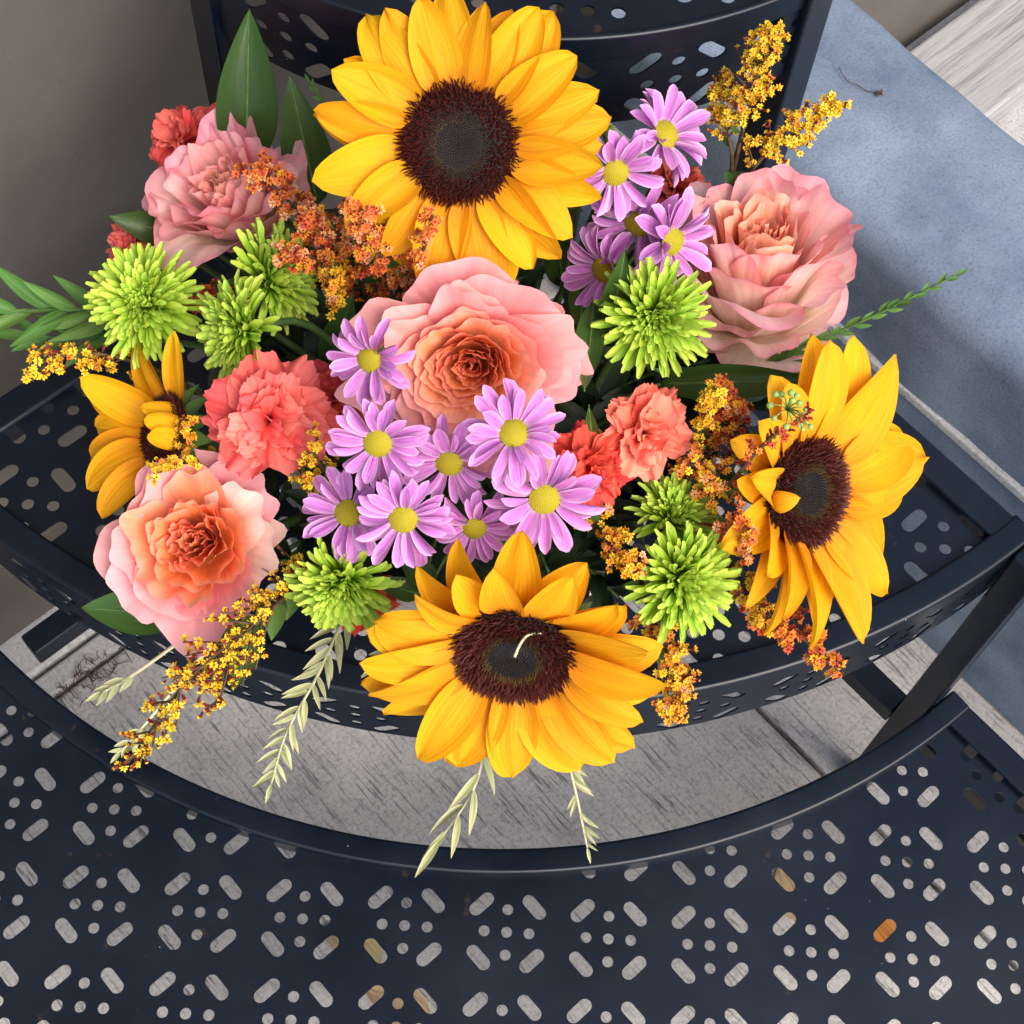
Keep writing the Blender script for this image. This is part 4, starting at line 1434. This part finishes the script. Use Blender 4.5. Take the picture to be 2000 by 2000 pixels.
sprig([(1290, 980, 5.0), (1370, 960, 5.8), (1400, 930, 6.1), (1330, 900, 6.3)], 'pale orange goldenrod tuft under the small salmon carnation', 19, 70, 46, MC, 15, nb=12)
sprig([(1380, 1000, 5.0), (1430, 940, 6.2), (1500, 860, 6.8), (1590, 800, 7.1)], 'thin red-budded goldenrod stem crossing the ledge-side sunflower', 20, 46, 22, ((0.6, RED), (1, ORA)), 14, nb=14, start=0.35, bud=.5)
sprig([(1320, 1020, 5.0), (1400, 1040, 5.8), (1450, 1010, 6.1), (1470, 1100, 6.1)], 'orange goldenrod sprig at the edge of the ledge-side sunflower', 21, 80, 36, OC, 15, nb=14)
sprig([(1130, 1000, 5.0), (1170, 1030, 5.9), (1200, 1080, 6.1), (1240, 1120, 6.1)], 'yellow and orange goldenrod sprig next to the front sunflower petals', 22, 90, 46, MC, 15, nb=16)
sprig([(1250, 1120, 4.9), (1290, 1240, 5.2), (1320, 1330, 5.1), (1310, 1410, 4.9)], 'orange goldenrod sprig hanging over the rim beside the front sunflower', 23, 130, 44, MC, 15, nb=20, start=0.2)
sprig([(1420, 1100, 4.9), (1480, 1180, 5.0), (1560, 1240, 5.0), (1640, 1315, 4.8)], 'fiery orange goldenrod sprig hanging below the ledge-side sunflower', 24, 140, 44, ((0.5, ORA), (0.75, GOLD), (1, RED)), 15, nb=22, start=0.2)
sprig([(1420, 1080, 4.9), (1460, 1160, 5.2), (1490, 1215, 5.2)], 'small yellow goldenrod tuft under the ledge-side sunflower petals', 25, 40, 28, YC, 14, nb=9)

# ------------------------------------------------------------------ leaves
def o_leaf(t):
    w = np.sin(np.pi * np.clip(t, 0, 1) ** 0.85) ** 0.85 * (1 - 0.25 * t)
    return w / w.max() + 0.03 * (1 - t)


RL = np.random.default_rng(13)


def leaf(base, tip, width, label, seed, mat=None, bend=(0.25, -0.5), cup=0.25, face=None, name='leaf', cat='leaf', group='dark glossy leaves in the bouquet', wav=0.04, twist=0.0):
    rng = np.random.default_rng(seed)
    A, B = at(*base), at(*tip)
    L = (B - A).length
    Wd = msize(width, (A + B) / 2) / 2 / L
    X, Y, Z, s, t = petal_xyz(rng, 1.0, Wd, o_leaf, 8, 16, bend=(bend[0], bend[1], 0), cup=cup, groove=-0.05, gn=0.6, ruf=wav, rk=2.0, twist=twist)
    y = (B - A).normalized()
    v = face or (CAM - (A + B) / 2).normalized()
    x = y.cross(v).normalized()
    zz = x.cross(y)
    M = Matrix(((x.x, y.x, zz.x, A.x), (x.y, y.y, zz.y, A.y), (x.z, y.z, zz.z, A.z), (0, 0, 0, 1)))
    t_ = thing(name, label, cat, M, group)
    S = Matrix.Diagonal((L, L, L, 1))
    part('blade', sheet('blade', X, Y, Z, mat or M_LEAF, s, t), t_, S)
    mid = [Vector((0, Y[j, 4], Z[j, 4] - 0.004)) * L for j in range(0, 17, 2)]
    part('midrib', mk('midrib', *tube_vf(mid, 0.0009, 0.0003, 5), M_SEPAL), t_)
    inv = M.inverted()
    base_p = root_of(A, random.Random(seed))
    part('stem', mk('stem', *tube_vf([inv @ p for p in catmull([A, base_p + (A - base_p) * 0.5 + Vector((0, 0, 0.01)), base_p], 8)], 0.001, 0.0013, 5), M_STEM), t_)


leaf((480, 330, 6.0), (487, 14, 7.0), 118, 'tall pointed dark leaf standing up beside the stand leg', 1, twist=0.25)
leaf((620, 400, 5.8), (566, 152, 6.7), 95, 'pointed dark leaf between the ruffled rose and the back sunflower', 2, bend=(0.1, -0.3))
leaf((390, 470, 5.6), (210, 422, 5.9), 70, 'dark leaf poking out towards the taupe wall by the ruffled rose', 3)
leaf((1130, 640, 5.7), (1172, 370, 6.7), 62, 'long dark leaf between the open rose and the lavender daisies', 4, cup=0.5, twist=0.4)
leaf((1190, 660, 6.3), (1222, 482, 7.2), 66, 'dark leaf in front of the bright lime chrysanthemum', 5, cup=0.5, twist=-0.3)
leaf((1160, 590, 6.6), (1140, 775, 6.9), 56, 'dark leaf hanging down beside the open rose', 6, bend=(-0.1, 0.3))
leaf((1290, 750, 5.6), (1610, 742, 5.9), 72, 'long brownish-green leaf under the pale rose', 7, bend=(0.3, -0.5), cup=0.5, twist=0.5)
leaf((1500, 770, 5.2), (1270, 720, 5.7), 60, 'dark leaf below the bright lime chrysanthemum', 8)
leaf((360, 1200, 4.9), (155, 1187, 4.9), 90, 'broad dark leaf under the apricot-hearted rose', 9, bend=(0.1, -0.3))
leaf((500, 1200, 4.8), (455, 1350, 4.8), 66, 'dark leaf hanging behind the long maroon goldenrod', 10, bend=(-0.1, 0.2))
leaf((640, 720, 5.4), (690, 570, 6.0), 64, 'dark leaf beside the wall-side petal of the open rose', 11)
leaf((1100, 560, 5.5), (1080, 420, 6.2), 60, 'dark leaf under the back sunflower', 12)
leaf((1160, 900, 5.9), (1150, 790, 6.6), 40, 'small dark leaf above the deep red carnation', 13)
leaf((1040, 1080, 5.2), (960, 1040, 5.7), 50, 'dark narrow leaf between the smallest daisy and the front sunflower', 14)
leaf((840, 1140, 4.9), (770, 1060, 5.6), 56, 'dark narrow leaf beneath the row of daisies', 15)
leaf((820, 1160, 4.9), (720, 1130, 5.4), 46, 'dark leaf beside the red carnation at the front', 16)

# dark leafy stems that fill the inside
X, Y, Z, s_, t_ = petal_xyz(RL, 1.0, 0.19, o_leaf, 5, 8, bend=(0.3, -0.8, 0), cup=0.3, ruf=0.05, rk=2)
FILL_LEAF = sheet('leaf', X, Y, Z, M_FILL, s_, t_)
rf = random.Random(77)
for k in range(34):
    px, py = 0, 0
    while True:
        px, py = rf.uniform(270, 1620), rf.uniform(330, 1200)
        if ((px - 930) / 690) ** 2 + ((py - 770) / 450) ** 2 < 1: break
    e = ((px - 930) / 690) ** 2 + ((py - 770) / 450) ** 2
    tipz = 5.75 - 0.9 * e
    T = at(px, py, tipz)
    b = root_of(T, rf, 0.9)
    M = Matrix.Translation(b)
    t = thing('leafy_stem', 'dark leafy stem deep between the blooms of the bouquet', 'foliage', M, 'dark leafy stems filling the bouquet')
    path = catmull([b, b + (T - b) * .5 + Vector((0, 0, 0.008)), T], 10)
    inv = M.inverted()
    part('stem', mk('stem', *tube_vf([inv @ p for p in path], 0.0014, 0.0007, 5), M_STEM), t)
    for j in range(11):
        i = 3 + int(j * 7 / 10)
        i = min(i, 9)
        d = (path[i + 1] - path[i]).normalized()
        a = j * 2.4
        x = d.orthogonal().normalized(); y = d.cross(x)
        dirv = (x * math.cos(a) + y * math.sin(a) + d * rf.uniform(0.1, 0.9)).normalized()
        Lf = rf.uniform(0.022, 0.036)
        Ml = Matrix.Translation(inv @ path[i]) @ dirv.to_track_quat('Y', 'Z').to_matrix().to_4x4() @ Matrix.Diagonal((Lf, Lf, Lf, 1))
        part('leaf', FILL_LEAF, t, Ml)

# ------------------------------------------------------------------ sprigs of narrow leaves
X, Y, Z, s_, t_ = petal_xyz(RL, 1.0, 0.13, o_lance, 4, 9, bend=(0.2, -0.5, 0.3), cup=0.5, groove=-0.04, gn=0.6)
NARROW = [sheet('leaflet', X, Y, Z, mt, s_, t_) for mt in (M_VARI, M_FERN)]


def leaf_sprig(pts, label, seed, n, leaf_px, kind, name, cat, group=None, ang=35, wide=1.0, tipleaf=True, start=0.15, shrink=0.5, both=True, stem_r=0.0011):
    rng = random.Random(seed)
    W = [at(*p) for p in pts]
    path = catmull(W, 30)
    M = Matrix.Translation(W[0])
    inv = M.inverted()
    t = thing(name, label, cat, M, group)
    part('stem', mk('stem', *tube_vf([inv @ p for p in path], stem_r, stem_r * .45, 5), M_VARI if kind == 0 else M_FERN), t)
    lm = msize(leaf_px, W[-1])
    for j in range(n):
        f = start + (1 - start) * (j + .5) / n
        i = min(int(f * 30), 29)
        d = (path[min(i + 1, 30)] - path[i]).normalized()
        v = (CAM - path[i]).normalized()
        sd_ = d.cross(v).normalized() * (1 if j % 2 else -1)
        if not both: sd_ = d.cross(v).normalized() * (-1 if rng.random() < .85 else 1)
        a = R_(ang + rng.uniform(-10, 10))
        dirv = (d * math.cos(a) + sd_ * math.sin(a) + v * rng.uniform(-.1, .35)).normalized()
        L = lm * (1 - shrink * f) * rng.uniform(.85, 1.15)
        y = dirv; x = y.cross(v).normalized(); z = x.cross(y)
        Ml = Matrix(((x.x, y.x, z.x, 0), (x.y, y.y, z.y, 0), (x.z, y.z, z.z, 0), (0, 0, 0, 1)))
        Ml = Matrix.Translation(inv @ path[i]) @ Ml @ Matrix.Rotation(R_(rng.uniform(-35, 35)), 4, 'Y') @ Matrix.Diagonal((L * wide, L, L, 1))
        part('leaflet', NARROW[kind], t, Ml)
    if tipleaf:
        d = (path[30] - path[29]).normalized(); v = (CAM - path[30]).normalized()
        x = d.cross(v).normalized(); z = x.cross(d)
        L = lm * (1 - shrink) * 1.1
        Ml = Matrix(((x.x, d.x, z.x, 0), (x.y, d.y, z.y, 0), (x.z, d.z, z.z, 0), (0, 0, 0, 1)))
        part('leaflet', NARROW[kind], t, Matrix.Translation(inv @ path[30]) @ Ml @ Matrix.Diagonal((L * wide, L, L, 1)))


G_SIL = 'silvery leaf sprigs hanging in front'
leaf_sprig([(740, 1100, 5.0), (672, 1210, 5.0), (620, 1320, 4.8), (560, 1430, 4.5), (530, 1530, 4.2)], 'long silvery leaf sprig hanging over the front rim with pairs of pointed leaves', 1, 30, 76, 0,
           'leaf_sprig', 'leaf sprig', G_SIL, ang=36, start=0.25, shrink=0.45, wide=0.75)
leaf_sprig([(960, 1300, 4.9), (950, 1430, 4.6), (925, 1540, 4.3), (860, 1640, 4.0)], 'silvery sprig with few long leaves hanging below the front sunflower', 2, 6, 98, 0, 'leaf_sprig', 'leaf sprig', G_SIL,
           ang=15, wide=0.62, start=0.45, shrink=0.1)
leaf_sprig([(1080, 1330, 4.9), (1100, 1440, 4.6), (1125, 1550, 4.3), (1147, 1655, 4.0)], 'thin silvery sprig with one-sided leaves hanging beside the front sunflower tip', 3, 14, 66, 0, 'leaf_sprig', 'leaf sprig', G_SIL,
           ang=32, start=0.3, shrink=0.5, both=False, wide=0.7)
leaf_sprig([(420, 1200, 4.9), (300, 1290, 4.9), (240, 1330, 4.8), (200, 1352, 4.8)], 'short silvery leaf tip behind the maroon goldenrod', 4, 5, 70, 0, 'leaf_sprig', 'leaf sprig', G_SIL, ang=22, start=.5)
leaf_sprig([(420, 1250, 4.7), (320, 1370, 4.7), (270, 1430, 4.6), (236, 1468, 4.5)], 'small silvery leaf tip beneath the yellow end of the hanging goldenrod', 5, 6, 60, 0, 'leaf_sprig', 'leaf sprig', G_SIL, ang=28, start=.55)
leaf_sprig([(860, 1150, 5.0), (790, 1240, 4.8), (730, 1300, 4.7)], 'short silvery leaf tuft beside the front sunflower', 6, 6, 64, 0, 'leaf_sprig', 'leaf sprig', G_SIL, ang=30, start=.5)
leaf_sprig([(420, 640, 5.2), (230, 612, 5.6), (120, 605, 5.7), (-20, 612, 5.7)], 'deeply cut green leaf reaching towards the taupe wall', 7, 9, 150, 1, 'cut_leaf', 'leaf', None, ang=30, start=0.3, shrink=0.15, wide=0.85, stem_r=0.0022)
leaf_sprig([(420, 680, 5.0), (250, 655, 5.3), (160, 660, 5.3), (60, 655, 5.2)], 'shaded cut green leaf below the brighter one by the wall', 8, 8, 110, 1, 'cut_leaf', 'leaf', None, ang=30, start=0.35, shrink=0.2, wide=0.85, stem_r=0.0016)
leaf_sprig([(1400, 760, 5.3), (1540, 690, 5.7), (1700, 620, 6.0), (1865, 538, 6.3)], 'slender green sprig with tiny leaves pointing over the ledge', 9, 24, 52, 1, 'leaf_sprig', 'leaf sprig', None, ang=22, start=0.25, shrink=0.5, wide=1.2)
leaf_sprig([(1480, 720, 5.4), (1560, 740, 5.6), (1625, 770, 5.6)], 'green cut leaf between the pale rose and the ledge-side sunflower', 10, 6, 80, 1, 'cut_leaf', 'leaf', None, ang=35, start=.2)
leaf_sprig([(700, 330, 5.8), (650, 230, 6.6), (605, 160, 6.9)], 'tiny green shoot beside the back sunflower', 11, 8, 30, 1, 'leaf_sprig', 'leaf sprig', None, ang=30, start=.4, shrink=.3)

# berry sprig over the ledge-side sunflower
b0 = at(1500, 900, 5.6)
t = thing('berry_sprig', 'sprig of tiny green seed berries above the ledge-side sunflower disc', 'berries', Matrix.Translation(b0))
inv = t.matrix_world.inverted()
import bmesh
bmm = bmesh.new()
bmesh.ops.create_icosphere(bmm, subdivisions=2, radius=1.0)
BER = bpy.data.meshes.new('berry'); bmm.to_mesh(BER); bmm.free()
BER.materials.append(M_BERRY); BER.polygons.foreach_set('use_smooth', [True] * len(BER.polygons))
hub = at(1537, 800, 6.9)
rb = random.Random(4)
stems = MB()
stems.add(*tube_vf([inv @ p for p in catmull([b0, b0 + (hub - b0) * .6 + Vector((.004, 0, .006)), hub], 8)], 0.0007, 0.0005, 5))
for (bx, by, rr) in [(1515, 770, 7), (1527, 770, 7), (1545, 767, 7.5), (1556, 772, 6), (1504, 792, 7.5), (1512, 817, 6.5), (1548, 782, 7), (1562, 787, 7), (1536, 833, 7),
                     (1575, 800, 7), (1566, 812, 6), (1580, 815, 7), (1562, 830, 6.5), (1572, 826, 6), (1583, 833, 6), (1568, 838, 5)]:
    P = at(bx, by, 7.0 + rb.uniform(-.1, .15))
    r = msize(rr, P)
    stems.add(*tube_vf([inv @ p for p in catmull([hub, hub + (P - hub) * .5 + Vector((0, 0, .002)), P], 4)], 0.0004, 0.0003, 4))
    part('berry', BER, t, Matrix.Translation(inv @ P) @ Matrix.Diagonal((r, r, r * .9, 1)))
part('stems', stems.build('stems', M_BERRY), t)

# ------------------------------------------------------------------ small loose things
# a sliver of leaf lying on the front sunflower's disc
Pd = at(1004, 1262, 6.18)
sl = [at(1005, 1283, 6.18), at(1016, 1258, 6.24), at(1032, 1240, 6.26), at(1062, 1237, 6.24)]
t = tag(part('leaf_sliver', mk('leaf_sliver', *tube_vf(catmull(sl, 10), 0.0007, 0.0004, 5), M_VARI)), 'pale green leaf sliver lying on the front sunflower disc', 'leaf')

sprig([(700, 560, 5.6), (640, 520, 6.3), (600, 500, 6.6), (560, 500, 6.7)], 'small orange goldenrod tuft above the side-facing lime chrysanthemums', 26, 70, 44, OC, 15, nb=12)
sprig([(830, 560, 5.6), (790, 520, 6.6), (770, 490, 6.9), (740, 500, 7.0)], 'orange goldenrod tuft between the open rose and the back sunflower', 27, 80, 44, OC, 15, nb=12)

# fallen leaves under the lower tray
M_DRY = petal_mat('dry_leaf', [(0.0, (0.42, 0.20, 0.05)), (0.5, (0.60, 0.28, 0.05)), (1.0, (0.55, 0.30, 0.09))], vein=0.4, vein_u=12, transl=0.1, hue=0.02, val=0.15, bump=0.5)
M_DRY2 = petal_mat('faded_leaf', [(0.0, (0.42, 0.33, 0.18)), (0.5, (0.52, 0.40, 0.22)), (1.0, (0.46, 0.36, 0.20))], vein=0.4, vein_u=12, transl=0.1, hue=0.02, val=0.15, bump=0.5)
for px, py, a, L, mt, lb in ((1755, 1862, 40, 0.045, M_DRY, 'orange fallen leaf on the concrete under the lower tray'),
                             (745, 1885, 60, 0.05, M_DRY2, 'tan fallen leaf on the concrete under the lower tray'),
                             (840, 1990, 70, 0.05, M_DRY2, 'tan fallen leaf curled at one end under the lower tray'),
                             (1560, 1800, 20, 0.042, M_DRY2, 'pale fallen leaf near the orange fallen leaf')):
    rng = np.random.default_rng(px)
    X, Y, Z, s_, t_ = petal_xyz(rng, L, L * 0.28, o_leaf, 6, 10, bend=(0.12, -0.25, 0.05), cup=0.12, ruf=0.06, rk=3)
    o = part('fallen_leaf', sheet('fallen_leaf', X, Y, Z - Z.min(), mt, s_, t_), None, Matrix.Translation(at(px, py, -3.15) + Vector((0, 0, 0.001))) @ Matrix.Rotation(R_(a), 4, 'Z'))
    tag(o, lb, 'leaf', 'fallen leaves on the concrete')

# dry plant litter caught in the joint of the paving
M_LITTER = simple_mat('brown_litter', (0.10, 0.06, 0.035), 0.9, 0.5, 200)
lit = MB()
rl = random.Random(3)
c0 = at(178, 1318, -3.15)
for k in range(60):
    a = rl.uniform(0, 6.28)
    p = c0 + pq(rl.gauss(0, .014), rl.gauss(0, .006), 0) + Vector((0, 0, 0.001))
    d = Vector((math.cos(a), math.sin(a), rl.uniform(-.02, .12))) * rl.uniform(.004, .013)
    lit.add(*tube_vf(catmull([p, p + d * .5 + Vector((rl.uniform(-1, 1), rl.uniform(-1, 1), .6)) * .0015, p + d], 4), 0.0004, 0.0002, 4))
tag(part('plant_litter', lit.build('plant_litter', M_LITTER)), kind='stuff')

# a curled bit of dried root with a brown seed head on the ledge
zl = LTOP / PITCH - 3.15
th_ = [at(x, y, zl) + Vector((0, 0, .0016)) for x, y in ((1637, 133), (1652, 160), (1672, 168), (1690, 180), (1712, 184))]
t = thing('dried_seed_head', 'brown dried seed head with a thin thread on the blue-grey ledge', 'seed head', Matrix.Translation(th_[-1]))
inv = t.matrix_world.inverted()
part('thread', mk('thread', *tube_vf([inv @ p for p in catmull(th_, 14)], 0.0003, 0.0004, 4), M_LITTER), t)
sp = ([], [])
for k in range(26):
    spike(sp[0], sp[1], Vector((0.0016, -0.0008, 0)), Vector((rl.uniform(-1, 1), rl.uniform(-1, 1), rl.uniform(-.1, .8))), rl.uniform(.002, .0042), 0.0006, Vector((0, 0, 0)))
part('seed_head', mk('seed_head', sp[0], sp[1], M_LITTER, smooth=False), t)
